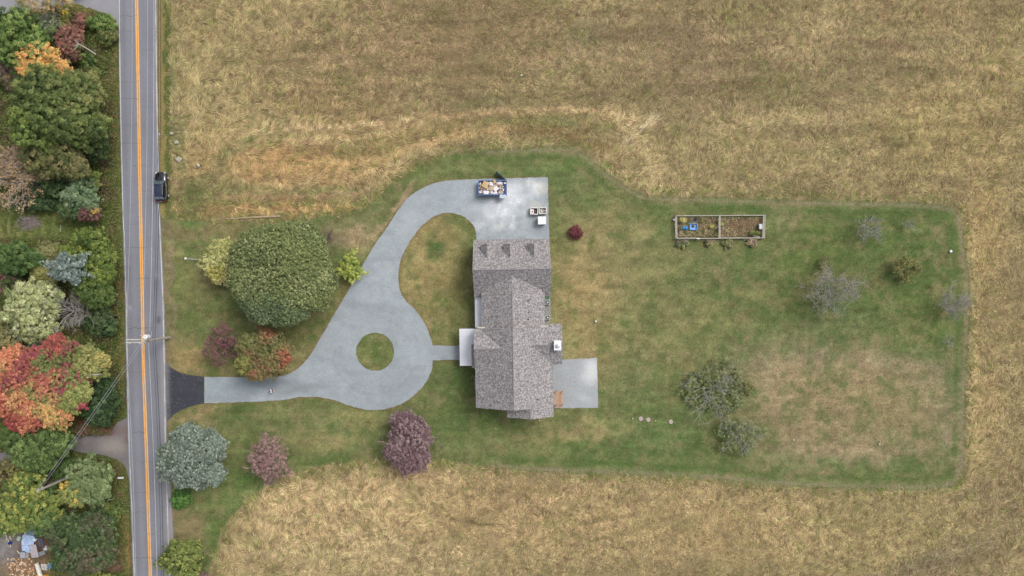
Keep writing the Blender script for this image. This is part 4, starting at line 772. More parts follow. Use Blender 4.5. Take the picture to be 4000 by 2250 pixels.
def insul(parent, x, y, z): MB().cyl((x, y, z), .07, .28, 8, .045).build('insulator', mat('porcelain', (225, 225, 228), .25, .6), parent)
for x, y in ((-2.8, .22), (-2.8, -.22), (-2.3, -.4), (-.7, -.42), (-.25, -.48), (-.5, .9)): insul(pole1, x, y, 7.92)
MB().tube([(-2.8, .9, 8.1), (-3.0, .5, 8.1), (-3.0, -.5, 8.1), (-2.8, -.75, 8.1)], .03, 6).build('jumper_wire', M_GREYM, pole1)
MB().tube([(-.15, -.7, 7.6), (-.12, .2, 7.9)], .04, 6).build('jumper_wire', M_GREYM, pole1)
MB().box((0.02, -.02, 7.2), (.34, .34, .25)).build('bracket', mat('rust', (140, 92, 66), .8), pole1)
b2 = P(144, 1918, 9.5); b2.z = 0
pole2, _ = wood_pole(0, 0, 9.5, 'leaning-looking utility pole among the trees beside the yellow-green tree', b2)
MB().tube([(.12, .30, 2.0), (.12, .30, 7.2)], .06, 8).build('riser_pipe', M_GREYM, pole2)
for x, y, z in ((.1, .25, 9.2), (.1, .3, 8.3)): insul(pole2, x, y, z)
bn = Vector((-57.4, 64, 0)); polen, _ = wood_pole(0, 0, 8.4, 'utility pole beyond the top of the view beside the road', bn)
MB().box((-1.35, 0, 8.0), (3.0, .11, .13)).build('crossarm', MATS['crossarm_wood'], polen)
bs = Vector((-56.5, -66, 0)); poles, _ = wood_pole(0, 0, 8.4, 'utility pole beyond the bottom of the view beside the road', bs)
MB().box((-1.35, 0, 8.0), (3.0, .11, .13)).build('crossarm', MATS['crossarm_wood'], poles)
def wire(pts, sag, r, m, label, group='wires strung between the utility poles'):
    mb = MB(); out = []
    for (a, b) in zip(pts, pts[1:]):
        a = Vector(a); b = Vector(b); n = 24
        for i in range(n + 1 if b is Vector(pts[-1]) else n + 1):
            t = i / n; p = a.lerp(b, t); p.z -= sag * 4 * t * (1 - t)
            if not out or (p - out[-1]).length > .05: out.append(p)
    mb.tube(out, r, 5, False)
    tag(mb.build('power_line', m), label, 'wire', group)
MW = mat('aluminium_wire', (190, 192, 198), .5, .4); MWD = mat('black_cable', (52, 52, 58), .6, .3)
V3 = lambda b, x, y, z: (b.x + x, b.y + y, z)
wire([V3(bn, -2.8, 0, 8.1), V3(b1, -2.8, .9, 8.1)], .9, .020, MW, 'outermost pale wire ending north of the crossarm tip')
wire([V3(b1, -2.8, -.75, 8.1), V3(bs, -2.8, 0, 8.1)], .9, .022, MW, 'outermost pale wire running south from the crossarm tip')
wire([V3(bn, -.05, 0, 8.6), V3(b1, -.2, .9, 8.2)], .8, .022, MW, 'thin pale wire close to the yellow line north of the pole')
wire([V3(b1, -.2, -.5, 8.2), V3(bs, -.05, 0, 8.6)], .8, .026, MW, 'thin pale wire close to the yellow line south of the pole')
wire([V3(bn, .2, 0, 7.2), V3(b1, .1, 1.6, 6.6), V3(b1, -.02, .1, 6.8), V3(bs, .2, 0, 7.2)], .7, .036, MW, 'brightest pale wire passing just right of the transformer')
wire([V3(bn, .25, 0, 6.0), V3(b1, .12, 0, 5.7), V3(bs, .1, 0, 6.2)], 1.0, .03, MWD, 'black cable nearer the yellow line, on the right side of the road')
wire([V3(bn, .25, 0, 5.4), V3(b1, .2, 0, 5.2), V3(bs, .1, 0, 5.6)], 1.1, .04, MWD, 'black cable nearer the right road edge')
wire([V3(b1, -.7, -.5, 8.05), V3(b2, .1, .25, 9.4)], .35, .018, MW, 'left one of the two pale wires running down-left to the pole in the trees')
wire([V3(b1, -.25, -.55, 8.05), V3(b2, .1, .3, 8.5)], .35, .018, MW, 'right one of the two pale wires running down-left to the pole in the trees')

# ------------------------------------------------------------------ house
HO = P(2000, 1285); HR = R(1.0)
house = empty('house', (0, 0, 0), 0, 'long grey-shingled house with garage wing, cross gables and chimney', 'house')
house.location = HO; house.rotation_euler = (0, 0, HR)
def HL(x, y, z): return Vector((x - HO.x, y - HO.y, z))       # plan metres -> house space
# shingles
m = bpy.data.materials.new('shingles'); m.use_nodes = True; nt = m.node_tree; bs_ = nt.nodes['Principled BSDF']; bs_.inputs['Roughness'].default_value = .9; bs_.inputs['Specular IOR Level'].default_value = .2
uvn = nt.nodes.new('ShaderNodeUVMap'); sep = nt.nodes.new('ShaderNodeSeparateXYZ'); nt.links.new(uvn.outputs[0], sep.inputs[0])
def mnode(op, a, b=None):
    n = nt.nodes.new('ShaderNodeMath'); n.operation = op
    for i, v in enumerate((a, b)):
        if v is None: continue
        if isinstance(v, (int, float)): n.inputs[i].default_value = v
        else: nt.links.new(v, n.inputs[i])
    return n.outputs[0]
def cells(w, hgt, so):
    row = mnode('FLOOR', mnode('DIVIDE', sep.outputs[1], hgt)); wn1 = nt.nodes.new('ShaderNodeTexWhiteNoise'); wn1.noise_dimensions = '1D'; nt.links.new(mnode('ADD', row, so), wn1.inputs['W'])
    colm = mnode('FLOOR', mnode('ADD', mnode('DIVIDE', sep.outputs[0], w), mnode('MULTIPLY', wn1.outputs[0], 7)))
    cb = nt.nodes.new('ShaderNodeCombineXYZ'); nt.links.new(colm, cb.inputs[0]); nt.links.new(row, cb.inputs[1]); cb.inputs[2].default_value = so
    w2 = nt.nodes.new('ShaderNodeTexWhiteNoise'); w2.noise_dimensions = '3D'; nt.links.new(cb.outputs[0], w2.inputs['Vector']); return w2.outputs[0]
c1 = cells(.17, .15, 1.0); c2 = cells(.34, .15, 4.0); c3 = cells(.12, .34, 9.0)
val = mnode('ADD', mnode('ADD', mnode('MULTIPLY', c1, .5), mnode('MULTIPLY', c2, .25)), mnode('MULTIPLY', c3, .35))
rmp = nt.nodes.new('ShaderNodeValToRGB'); e = rmp.color_ramp.elements; e[0].position = .3; e[0].color = L3((122, 119, 120)) + (1,); e[1].position = .85; e[1].color = L3((184, 179, 179)) + (1,)
e2 = rmp.color_ramp.elements.new(.55); e2.color = L3((150, 146, 147)) + (1,)
nt.links.new(val, rmp.inputs[0]); nt.links.new(rmp.outputs[0], bs_.inputs['Base Color']); M_SHINGLE = m

def roof_obj(name, planes, parent, mat_=None, t=.16):
    """planes: lists of house-space points. Solid slabs with UVs in metres (u along the eave)."""
    V, Fs, UV = [], [], []
    for pts in planes:
        pts = [Vector(p) for p in pts]; n = len(pts)
        nn = (pts[1] - pts[0]).cross(pts[2] - pts[0])
        if nn.length < 1e-6: nn = (pts[2] - pts[1]).cross(pts[3 % n] - pts[1])
        nn.normalize()
        if nn.z < 0: pts = pts[::-1]; nn = -nn
        u = Vector((0, 0, 1)).cross(nn)
        u = u.normalized() if u.length > 1e-4 else Vector((1, 0, 0)); v = nn.cross(u)
        b = len(V); V += pts + [p - Vector((0, 0, t)) for p in pts]
        Fs.append([b + i for i in range(n)]); Fs.append([b + n + i for i in range(n - 1, -1, -1)])
        for i in range(n): Fs.append([b + i, b + i + n, b + (i + 1) % n + n, b + (i + 1) % n])
        UV += [(p.dot(u), p.dot(v)) for p in pts] * 2
    me = bpy.data.meshes.new(name); me.from_pydata(V, [], Fs); uvl = me.uv_layers.new(name='UVMap')
    for l in me.loops: uvl.data[l.index].uv = UV[l.vertex_index]
    me.materials.append(mat_ or M_SHINGLE); o = bpy.data.objects.new(name, me); COL.objects.link(o); o.parent = parent; return o
ps = .55
ZE, ZR = 5.4, 8.86
# main block
mz = lambda x: ZR - (abs(x - .1)) * (ZR - ZE) / (6.03 if x < .1 else 6.32)
roof_obj('main_roof', [[HL(-5.93, -6.4, ZE), HL(-5.93, -19.3, ZE), HL(.1, -19.3, ZR), HL(.1, -6.4, ZR)],
                       [HL(.1, -6.4, ZR), HL(.1, -19.3, ZR), HL(6.42, -19.3, ZE), HL(6.42, -6.4, ZE)]], house)
# south extension gable
roof_obj('south_gable_roof', [[HL(2.72, -18.4, 7.44), HL(2.72, -20.95, 7.44), HL(6.42, -20.95, ZE + .012), HL(6.42, -19.302, ZE + .012), HL(2.72, -19.302, 7.44)][1:], [HL(2.72, -19.302, 7.44), HL(2.72, -20.95, 7.44), HL(-1.04, -20.95, 5.36), HL(-1.04, -19.302, 5.36)]], house)
# east cross gable
rz_ = ZE + 3.29 * .547; ax = .1 + (ZR - rz_) * 6.32 / (ZR - ZE)
roof_obj('east_gable_roof', [[HL(8.05, -5.93, ZE), HL(8.05, -9.2, rz_), HL(ax - .05, -9.2, rz_), HL(6.3, -5.93, ZE)], [HL(8.05, -9.2, rz_), HL(8.05, -12.5, ZE), HL(6.3, -12.5, ZE), HL(ax - .05, -9.2, rz_)]], house)
# west cross gable
wz = 7.9; wax = .1 - (ZR - wz) * 6.03 / (ZR - ZE)
roof_obj('west_gable_roof', [[HL(-6.1, -6.45, ZE + .33), HL(-6.1, -9.6, wz), HL(wax + .05, -9.6, wz), HL(-5.3, -6.45, ZE + .35)], [HL(-6.1, -9.6, wz), HL(-6.1, -13.2, ZE), HL(-5.9, -13.2, ZE), HL(wax + .05, -9.6, wz)]], house)
roof_obj('bay_roof', [[HL(-6.66, -9.1, 4.7), HL(-6.66, -12.9, 4.7), HL(-6.0, -12.9, 5.1), HL(-6.0, -9.1, 5.1)]], house)
# link block
LZ = 7.5
roof_obj('link_roof', [[HL(-4.87, -.7, 5.1), HL(-4.87, -6.6, 5.1), HL(.12, -6.6, LZ), HL(.12, -.7, LZ)], [HL(.12, -.7, LZ), HL(.12, -6.6, LZ), HL(5.33, -6.6, 5.05), HL(5.33, -.7, 5.05)]], house)
# garage wing
GZr, GZe = 7.75, 3.4
roof_obj('garage_roof', [[HL(-6.1, 7.95, GZe), HL(-6.1, 2.95, GZr), HL(6.4, 2.95, GZr), HL(6.4, 7.95, GZe)], [HL(-6.1, 2.95, GZr), HL(-6.1, -1.45, GZe + .5), HL(6.4, -1.45, GZe + .5), HL(6.4, 2.95, GZr)]], house)
cz = 6.9; g_s = (GZr - GZe - .5) / 4.4; ay = 2.95 - (GZr - cz) / g_s
def vy(z): return 2.95 - (GZr - z) / g_s
roof_obj('connecting_roof', [[HL(.12, ay + .05, cz), HL(.12, -.75, cz), HL(-4.7, -.75, cz - 4.8 * .43), HL(-4.7, vy(cz - 4.8 * .43), cz - 4.8 * .43)], [HL(.12, ay + .05, cz), HL(.12, -.75, cz), HL(5.0, -.75, cz - 4.9 * .43), HL(5.0, vy(cz - 4.9 * .43), cz - 4.9 * .43)]], house)
# ridge caps
def ridge(a, b, name='ridge_cap'):
    mb = MB(); mb.tube([a + Vector((0, 0, -.02)), b + Vector((0, 0, -.02))], .10, 6); mb.build(name, mat('ridge_shingle', (150, 144, 146), .9, nscale=6, namt=.2), house)
ridge(HL(.1, -6.4, ZR), HL(.1, -19.3, ZR)); ridge(HL(-6.1, 2.95, GZr), HL(6.4, 2.95, GZr)); ridge(HL(.12, -.7, LZ), HL(.12, -6.4, LZ)); ridge(HL(8.05, -9.2, rz_), HL(ax, -9.2, rz_)); ridge(HL(-6.1, -9.6, wz), HL(wax, -9.6, wz)); ridge(HL(2.72, -19.3, 7.44), HL(2.72, -20.95, 7.44))
# garage dormers, gabled, facing north
gn = (GZr - GZe) / 5.0
for xx in (-3.72, -.08, 3.8):
    w = 1.15; yf = 7.0; zf = GZe + (7.95 - yf) * gn; zr = zf + 2.0; yb = 7.95 - (zr - GZe) / gn; ze = zf + .85; ye = 7.95 - (ze - GZe) / gn
    d = empty('dormer', (0, 0, 0)); d.parent = house
    roof_obj('dormer_roof', [[HL(xx, yf + .15, zr), HL(xx, yb, zr), HL(xx - w, ye, ze), HL(xx - w, yf + .15, ze)], [HL(xx, yf + .15, zr), HL(xx, yb, zr), HL(xx + w, ye, ze), HL(xx + w, yf + .15, ze)]], d, t=.1)
    mbw = MB(); mbw.add([HL(xx - w + .15, yf, zf - .2), HL(xx + w - .15, yf, zf - .2), HL(xx + w - .15, yf, ze), HL(xx, yf, zr - .12), HL(xx - w + .15, yf, ze)], [(0, 1, 2, 3, 4)])
    for s_ in (-1, 1): mbw.add([HL(xx + s_ * (w - .15), yf, zf - .2), HL(xx + s_ * (w - .15), yf, ze), HL(xx + s_ * (w - .15), ye - .1, ze)], [(0, 1, 2)])
    mbw.build('dormer_wall', M_SIDING, d)
    MB().box(HL(xx, yf + .03, zf + .75), (.9, .06, .9)).build('window', M_GLASS, d)
# walls
def wallbox(name, x0, x1, y0, y1, z1, z0=0): 
    return MB().box(HL((x0 + x1) / 2, (y0 + y1) / 2, (z0 + z1) / 2), (x1 - x0, y1 - y0, z1 - z0)).build(name, M_SIDING, house)
wallbox('wall', -5.6, 6.1, -19.0, -6.2, ZE - .05); wallbox('wall', -.8, 6.12, -20.6, -19.0, ZE - .06); wallbox('wall', 6.1, 7.7, -12.2, -6.3, ZE - .05)
wallbox('wall', -4.5, 5.0, -6.2, -1.2, 5.0); wallbox('wall', -5.8, 6.1, -1.2, 7.6, GZe - .02); wallbox('bay_wall', -6.5, -5.6, -12.8, -9.2, 4.6)
def gable(p1, p2, p3): MB().add([p1, p2, p3], [(0, 1, 2)]).build('gable_wall', M_SIDING, house)
gable(HL(-5.6, -19.0, ZE - .1), HL(6.1, -19.0, ZE - .1), HL(.1, -19.0, ZR - .2)); gable(HL(-5.6, -6.6, ZE - .1), HL(6.1, -6.6, ZE - .1), HL(.1, -6.6, ZR - .2))
gable(HL(-.8, -20.6, ZE - .1), HL(6.1, -20.6, ZE - .1), HL(2.72, -20.6, 7.25)); gable(HL(7.7, -12.2, ZE - .1), HL(7.7, -6.2, ZE - .1), HL(7.7, -9.2, rz_ - .2))
gable(HL(-4.5, -.95, 5.0), HL(5.0, -.95, 5.0), HL(.12, -.95, LZ - .2))
for x_ in (-5.8, 6.1): gable(HL(x_, 7.6, GZe), HL(x_, -1.2, GZe), HL(x_, 2.95, GZr - .2))
# windows, doors
def window(x, y, z, w, h, ax_):
    fr = MB(); s_ = (.08, w + .2, h + .2) if ax_ == 'x' else (w + .2, .08, h + .2); fr.box(HL(x, y, z), s_); f = fr.build('window', M_WHITE, house)
    s2 = (.1, w, h) if ax_ == 'x' else (w, .1, h); MB().box(HL(x, y, z), s2).build('pane', M_GLASS, f)
for y_ in (-15, -17.2, -8.2, -14.2): window(-5.62, y_, 4.1, 1.0, 1.3, 'x')
for y_ in (-14.5, -17.5): window(6.12, y_, 4.1, 1.1, 1.3, 'x'); window(6.12, y_, 1.6, 1.2, 1.4, 'x')
for x_ in (1.3, 4.2): window(x_, -20.62, 1.6, 1.0, 1.4, 'y'); window(x_, -20.62, 4.1, 1.0, 1.2, 'y')
for y_ in (-2.5, -4.6): window(-4.52, y_, 4.1, .9, 1.0, 'x'); window(5.02, y_, 3.6, 1.0, 1.2, 'x')
for x_ in (-3.6, .15, 3.9):
    MB().box(HL(x_, 7.62, 1.25), (2.8, .08, 2.4)).build('garage_door', M_WHITE, house)
dr = MB().box(HL(-6.52, -11, 1.1), (.08, 1.0, 2.1)).build('door', mat('door_paint', (110, 40, 36), .5), house)
MB().box(HL(-6.58, -10.65, 1.05), (.06, .06, .16)).build('handle', M_GREYM, dr)
# white metal porch roofs with standing seams
def metal_roof(name, x0, x1, y0, y1, z0, z1, posts):
    o = roof_obj(name, [[HL(x0, y0, z0), HL(x1, y0, z1), HL(x1, y1, z1), HL(x0, y1, z0)]], house, M_WMETAL, .14)
    mb = MB(); n = int((y1 - y0) / .4)
    for i in range(1, n): yy_ = y0 + (y1 - y0) * i / n; mb.tube([HL(x0, yy_, z0 + .02), HL(x1, yy_, z1 + .02)], .014, 4)
    mb.build('seams', M_WMETAL, o)
    for (a_, b_) in posts: MB().box(HL(a_, b_, z0 / 2), (.16, .16, z0 - .1)).build('post', M_WHITE, o)
metal_roof('porch_roof', -6.07, -4.5, -6.45, -1.35, 3.0, 3.55, [(-5.95, -6.2), (-5.95, -3.8), (-5.95, -1.6)])
metal_roof('entry_roof', -8.73, -5.7, -12.72, -6.62, 2.9, 3.5, [(-8.55, -12.5), (-8.55, -9.6), (-8.55, -6.8)])
MB().box(HL(-7.3, -9.6, .08), (2.6, 5.8, .16)).build('porch_floor', M_CONC, house)
MB().box(HL(-6.05, -15.65, 1.7), (.5, 2.2, 2.2)).build('bay_window', M_WHITE, house); roof_obj('bay_window_roof', [[HL(-6.35, -14.5, 2.9), HL(-6.35, -16.8, 2.9), HL(-5.6, -16.8, 3.2), HL(-5.6, -14.5, 3.2)]], house, t=.08)
# chimney
ch = MB().box(HL(7.17, -9.2, 4.0), (1.0, 1.4, 8.0)).build('chimney', M_SIDING, house)
MB().box(HL(7.17, -9.2, 8.06), (1.16, 1.56, .12)).build('chimney_cap', M_WHITE, ch, bevel=.02)
MB().cyl(HL(7.2, -9.25, 8.12), .22, .3, 16).dome(HL(7.2, -9.25, 8.46), .3, .3, .12, 16, 3).build('cowl', mat('galvanised', (206, 212, 214), .3, .6, metal=.3), ch)
# roof vents
for (px, py, z) in ((2063, 1172, 6.3), (2065, 1219, 6.3), (2065, 1248, 6.3), (2100, 1559, 6.9), (2071, 1078, 6.3)):
    w = P(px, py, z); q = Matrix.Rotation(-HR, 4, 'Z') @ (w - HO)
    MB().cyl((q.x, q.y, z - .6), .07, .85, 10).cyl((q.x, q.y, z + .2), .1, .08, 10).build('vent_pipe', M_DARK, house)
for x0_, x1_, y_, z_ in ((-6.1, 6.4, 8.0, GZe - .08),): MB().box(HL((x0_ + x1_) / 2, y_, z_), (x1_ - x0_, .1, .12)).build('gutter', mat('gutter_grey', (150, 146, 146), .6), house)
for x_, y0_, y1_, z_ in ((-5.99, -19.3, -13.3, ZE - .1), (6.48, -20.9, -12.6, ZE - .1), (5.38, -6.3, -.8, 4.95)): MB().box(HL(x_, (y0_ + y1_) / 2, z_), (.1, y1_ - y0_, .12)).build('gutter', mat('gutter_grey', (150, 146, 146), .6), house)

# AC units on a pad
tag(MB().box(P(2140, 1212) + Vector((.0, 0, .05)), (.9, 4.6, .1), HR).build('equipment_pad', mat('pad_concrete', (142, 142, 136), .9, nscale=3)), 'grey concrete strip along the east wall under the condensers', 'concrete pad')
def ac(px, py, label):
    r = empty('air_conditioner', P(px, py, .9).xy.to_3d() + Vector((0, 0, .1)), HR, label, 'air conditioner', 'condensers on the pad by the east wall')
    MB().box((0, 0, .43), (.80, .80, .86)).build('casing', mat('ac_casing', (178, 186, 182), .5), r, bevel=.03)
    MB().cyl((0, 0, .865), .34, .02, 24).build('fan_well', M_DARK, r)
    mb = MB()
    for k in range(3): a = k * 2.1; mb.box((.15 * math.cos(a), .15 * math.sin(a), .90), (.28, .14, .015), a)
    mb.build('fan', M_GREYM, r); MB().cyl((0, 0, .90), .10, .03, 12).build('fan_hub', M_WHITE, r)
    mb = MB()
    for q in (.14, .22, .30, .36): mb.ring((0, 0, .93), q, q - .012, .012, 24)
    mb.build('grille', M_GREYM, r)
ac(2139, 1181, 'air conditioner nearest the garage wing'); ac(2140, 1240, 'air conditioner farther from the garage wing, beside bare pad')
mb = MB(); c = P(2140, 1161)
for k in range(4): mb.ring(c + Vector((0, 0, .12 + k * .05)), .32 - .02 * k, .26 - .02 * k, .05, 20)
tag(mb.build('garden_hose', mat('green_hose', (60, 150, 110), .5)), 'coiled green garden hose next to the condensers', 'hose')

# deck
dk = empty('wooden_deck', P(2178, 1555, .6).xy.to_3d(), HR, 'small tan wooden deck with corner posts at the back door', 'deck')
mb = MB()
for i in range(15): mb.box((-.88 + i * .125, 0, .6), (.11, 2.4, .04))
mb.build('deck_boards', M_DECK, dk)
for x, y in ((-.2, 1.1), (.85, 1.1), (.85, -1.1), (-.2, -1.1)): MB().box((x, y, .75), (.12, .12, 1.5)).build('post', M_DECK, dk)
MB().box((.85, 0, 1.45), (.08, 2.3, .06)).build('rail', M_DECK, dk)
mb = MB(); mb.box((.15, -1.55, .3), (1.2, .3, .04)).box((.15, -1.3, .45), (1.2, .3, .04)); mb.build('steps', M_DECK, dk)

# ------------------------------------------------------------------ dumpster with rubbish
DZ = 1.45
dA, dB, dC, dD = P(1870, 706, DZ), P(1979, 704.5, DZ), P(1979, 760, DZ), P(1870, 761.5, DZ)
dc = (dA + dB + dC + dD) / 4; dl = (dB - dA).length; dw = (dA - dD).length; drz = math.atan2((dB - dA).y, (dB - dA).x)
dump = empty('dumpster', (dc.x, dc.y, .03), drz, 'open-topped blue dumpster heaped with rubbish on the gravel', 'dumpster')
mb = MB(); hx, hy = dl / 2, dw / 2
mb.box((0, 0, .14), (dl, dw, .1)); mb.box((0, hy - .04, .75), (dl, .07, 1.32)); mb.box((0, -hy + .04, .75), (dl, .07, 1.32)); mb.box((-hx + .04, 0, .75), (.07, dw, 1.32)); mb.build('hull', M_BLUE, dump)
mb = MB(); mb.box((0, hy, DZ - .04), (dl + .06, .16, .12)); mb.box((0, -hy, DZ - .04), (dl + .06, .16, .12)); mb.box((-hx, 0, DZ - .04), (.16, dw, .118)); mb.build('rim', mat('blue_rim', (96, 122, 166), .5), dump)
for s_ in (-1, 1):
    for i in range(9): MB().box((-hx + .3 + i * (dl - .6) / 8, s_ * (hy + .05), .75), (.1, .1, 1.2)).build('rib', M_BLUE, dump)
for x in (-hx + .5, hx - .5):
    for y in (-hy + .3, hy - .3): MB().tube([(x, y - .1, .1), (x, y + .1, .1)], .12, 10).build('roller', M_DARK, dump)
d0 = Vector((hx, hy, 0)); d1 = dump.matrix_world
dv = (P(1938, 669, DZ) - P(1979, 704, DZ)); ang = math.atan2(dv.y, dv.x) - drz
dm = MB(); dm.box((dw / 2, 0, .78), (dw - .05, .09, 1.35)); 
for i in range(4): dm.box((.3 + i * .55, .07, .78), (.08, .06, 1.3))
dd = dm.build('door', M_BLUE, dump); dd.location = d0; dd.rotation_euler = (0, 0, ang)
def Dp(px, py, z): return P(px, py, z)
RG = 'rubbish heaped in the blue dumpster'
def junk(name, label, cat, px, py, w, h, z, rot, m, t=.06, rx=0, ry=0, group=RG): 
    c = P(px, py, z); tag(MB().box((0, 0, 0), (w / S, h / S, t), 0).build(name, m, bevel=min(.02, t / 3)), label, cat, group).location = c
    o = bpy.context.scene.collection.objects[-1]; o.rotation_euler = (R(rx), R(ry), R(rot)); return o
M_CARD = mat('cardboard', (206, 172, 134), .9, nscale=4, namt=.1); M_BOARD = mat('white_board', (232, 230, 232), .8, nscale=4, namt=.06); M_BROWN = mat('brown_wood', (168, 132, 100), .8, nscale=5, namt=.2); M_PALEW = mat('pale_board', (216, 214, 226), .7)
rub = MB(); rn = random.Random(9)
for i in range(260):
    u = rn.uniform(-hx + .12, hx - .9 + rn.random() * .4); v = rn.uniform(-hy + .15, hy - .15)
    zz = .95 + .45 * (1 - ((u + .3) / hx) ** 2) * rn.random() if u < hx - .9 else .5
    p = Matrix.Rotation(drz, 4, 'Z') @ Vector((u, v, 0)) + dc; cc = rn.choice([(232, 228, 228), (220, 198, 172), (206, 180, 150), (226, 220, 224), (172, 140, 120), (240, 238, 240), (214, 206, 204), (240, 238, 238)])
    rub.box((p.x, p.y, zz), (rn.uniform(.12, .5), rn.uniform(.08, .35), rn.uniform(.03, .12)), rn.uniform(0, 3.1), rn.uniform(-.5, .5), rn.uniform(-.5, .5), col=L3(cc))
tag(rub.build('rubbish', M_COL), 'loose scraps of plaster, wood and card filling the blue dumpster', 'rubbish', kind='stuff')
junk('white_board', 'white panel flat on the rubbish at the dumpster lower left', 'board', 1899, 752, 20, 13, 1.65, 0, M_BOARD)
junk('white_board', 'tilted white panel in the middle of the dumpster', 'board', 1937, 737, 19, 16, 1.7, 38, M_BOARD, rx=8)
junk('white_board', 'white panel near the dumpster top centre', 'board', 1920, 718, 15, 14, 1.6, -10, M_BOARD)
junk('blue_white_board', 'bluish white panel near the dumpster top right', 'board', 1952.5, 716, 19, 10, 1.5, 2, M_PALEW)
junk('white_box', 'small white box in the dumpster top right corner', 'box', 1972, 715, 9, 6.5, .9, 0, M_BOARD, t=.3)
junk('cardboard_box', 'open tan carton sticking up at the dumpster top rim', 'box', 1932, 709, 11, 12, 1.75, 25, M_CARD, t=.35, rx=15)
junk('cardboard_box', 'tan carton in the lower middle of the dumpster', 'box', 1918, 738, 13, 13, 1.65, -20, M_CARD, t=.3)
junk('wood_board', 'brown plank at the right of the tilted white panel', 'plank', 1949, 726, 14, 5, 1.6, -8, M_BROWN)
junk('white_board', 'narrow white panel at the dumpster lower right', 'board', 1934, 753, 16, 7, 1.6, 28, M_BOARD)
junk('pale_board', 'pale lilac panel lying upright along the lower middle of the dumpster', 'board', 1921, 751, 10, 12, 1.6, 8, M_PALEW)
junk('loose_board', 'pale blue-grey panel leaning outside the dumpster at its lower right', 'board', 1964.5, 767.5, 25, 13, 1.62, 1, mat('greyblue_panel', (196, 206, 222), .6), group=None)
pal = empty('wooden_pallet', P(1896, 721, 1.75), R(-28), 'yellowish slatted pallet on the dumpster upper left', 'pallet', RG)
mb = MB()
for i in range(5): mb.box((0, -.42 + i * .21, .05), (.95, .13, .03))
mb.build('slats', mat('new_pine', (224, 196, 142), .8, nscale=5), pal); mb = MB()
for x in (-.42, 0, .42): mb.box((x, 0, 0), (.06, .98, .08))
mb.build('bearers', MATS['new_pine'], pal)

# ------------------------------------------------------------------ crates by the garage
CG = 'white crates at the edge of the gravel'
def crate(px, py, w, d, h, rot, label, fill):
    c = P(px, py, h); r = empty('crate', (c.x, c.y, .03), R(rot), label, 'crate', CG)
    mb = MB(); t = .14; k = (H - h) / H / S; W, D = w * k, d * k
    mb.box((0, D / 2 - t / 2, h / 2), (W, t, h)); mb.box((0, -D / 2 + t / 2, h / 2), (W, t, h)); mb.box((-W / 2 + t / 2, 0, h / 2 - .002), (t, D - 2 * t - .004, h)); mb.box((W / 2 - t / 2, 0, h / 2 - .002), (t, D - 2 * t - .004, h))
    mb.box((0, 0, .1), (W - 2 * t, D - 2 * t, .1)); mb.build('crate_wall', mat('crate_white', (232, 226, 218), .7, nscale=5, namt=.06), r, bevel=.03)
    return r, c
r1, c1_ = crate(2086.5, 824, 31, 28, 1.1, -3, 'open white crate with a dark bag and a small box inside', 0)
r2, c2_ = crate(2120, 822, 31, 27, 1.1, 1, 'open white crate filled with pale rubble sacks', 0)
o = MB().box(P(2080, 826, .7), (.5, .7, .3), .05).build('white_box', M_BOARD, bevel=.02); tag(o, 'white box with a brown label inside the left open crate', 'box')
MB().box(P(2080, 827, .86), (.26, .3, .02), .05).build('label_patch', M_BROWN, o)
tag(MB().dome(P(2092, 826, .4), .34, .38, .4, 14, 5).build('rubbish_bag', mat('dark_bag', (74, 72, 84), .35, .6, nscale=8, namt=.5, bump=1, bscale=9)), 'dark grey plastic bag inside the left open crate', 'bag')
mb = MB(); rn = random.Random(4)
for i in range(26): mb.dome(P(2120, 822, .5) + Vector((rn.uniform(-.42, .42), rn.uniform(-.36, .36), rn.uniform(0, .25))), rn.uniform(.1, .22), rn.uniform(.08, .18), .12, 8, 3, col=L3(rn.choice([(206, 204, 206), (186, 184, 188), (220, 214, 206), (168, 160, 158)])))
tag(mb.build('rubble', M_COL), 'pale rubble and sacks filling the right open crate', 'rubble', kind='stuff')
c = P(2117, 861, 1.5); r3 = empty('white_tank', (c.x, c.y, .03), R(1), 'closed white-topped cube with pale green sides below the two open crates', 'tank', None)
MB().box((0, 0, .75), (1.22, 1.2, 1.42)).build('body', mat('pale_green_panel', (168, 188, 172), .6), r3, bevel=.03)
MB().box((0, 0, 1.49), (1.37, 1.32, .08)).build('lid', M_WHITE, r3, bevel=.02); MB().cyl((.1, .42, 1.53), .06, .04, 10).build('cap', M_GREYM, r3)

# ------------------------------------------------------------------ vegetable garden
FZ = 1.0
fA, fB, fC, fD = P(2643, 842, FZ), P(2989, 840, FZ), P(2986, 929, FZ), P(2645, 931, FZ)
fence = empty('garden_fence', (fA.lerp(fC, .5)).xy.to_3d(), 0, 'weathered wooden rail fence round the vegetable plot', 'fence'); fo = fence.location.copy()
def rail(a, b, z, off=(0, 0), w=.13, nm='rail'):
    a = a.copy(); b = b.copy(); a.z = b.z = 0; a += Vector((off[0], off[1], 0)) - fo; b += Vector((off[0], off[1], 0)) - fo; d = b - a; MB().box((a + b) / 2 + Vector((0, 0, z)), (d.length, w, .07), math.atan2(d.y, d.x), ry=random.uniform(-.005, .005)).build(nm, M_WOOD, fence)
for (a, b, k) in ((fA, fB, 4), (fD, fC, 4), (fA, fD, 1), (fB, fC, 1)):
    for i in range(k):
        p, q = a.lerp(b, i / k), a.lerp(b, (i + 1) / k); w_ = random.uniform(-.05, .05)
        rail(p, q + (q - p).normalized() * .03, FZ + .02 * (i % 2) + (.012 if k == 1 else 0), (0, w_)); rail(p, q, .5, (0, 0)); rail(p, q, .12, (0, 0), .06, 'base_board')
mAB, mDC = P(2812, 841, FZ), P(2812, 930, FZ); rail(mAB, mDC, FZ + .03, w=.2); rail(mAB, mDC, .5)
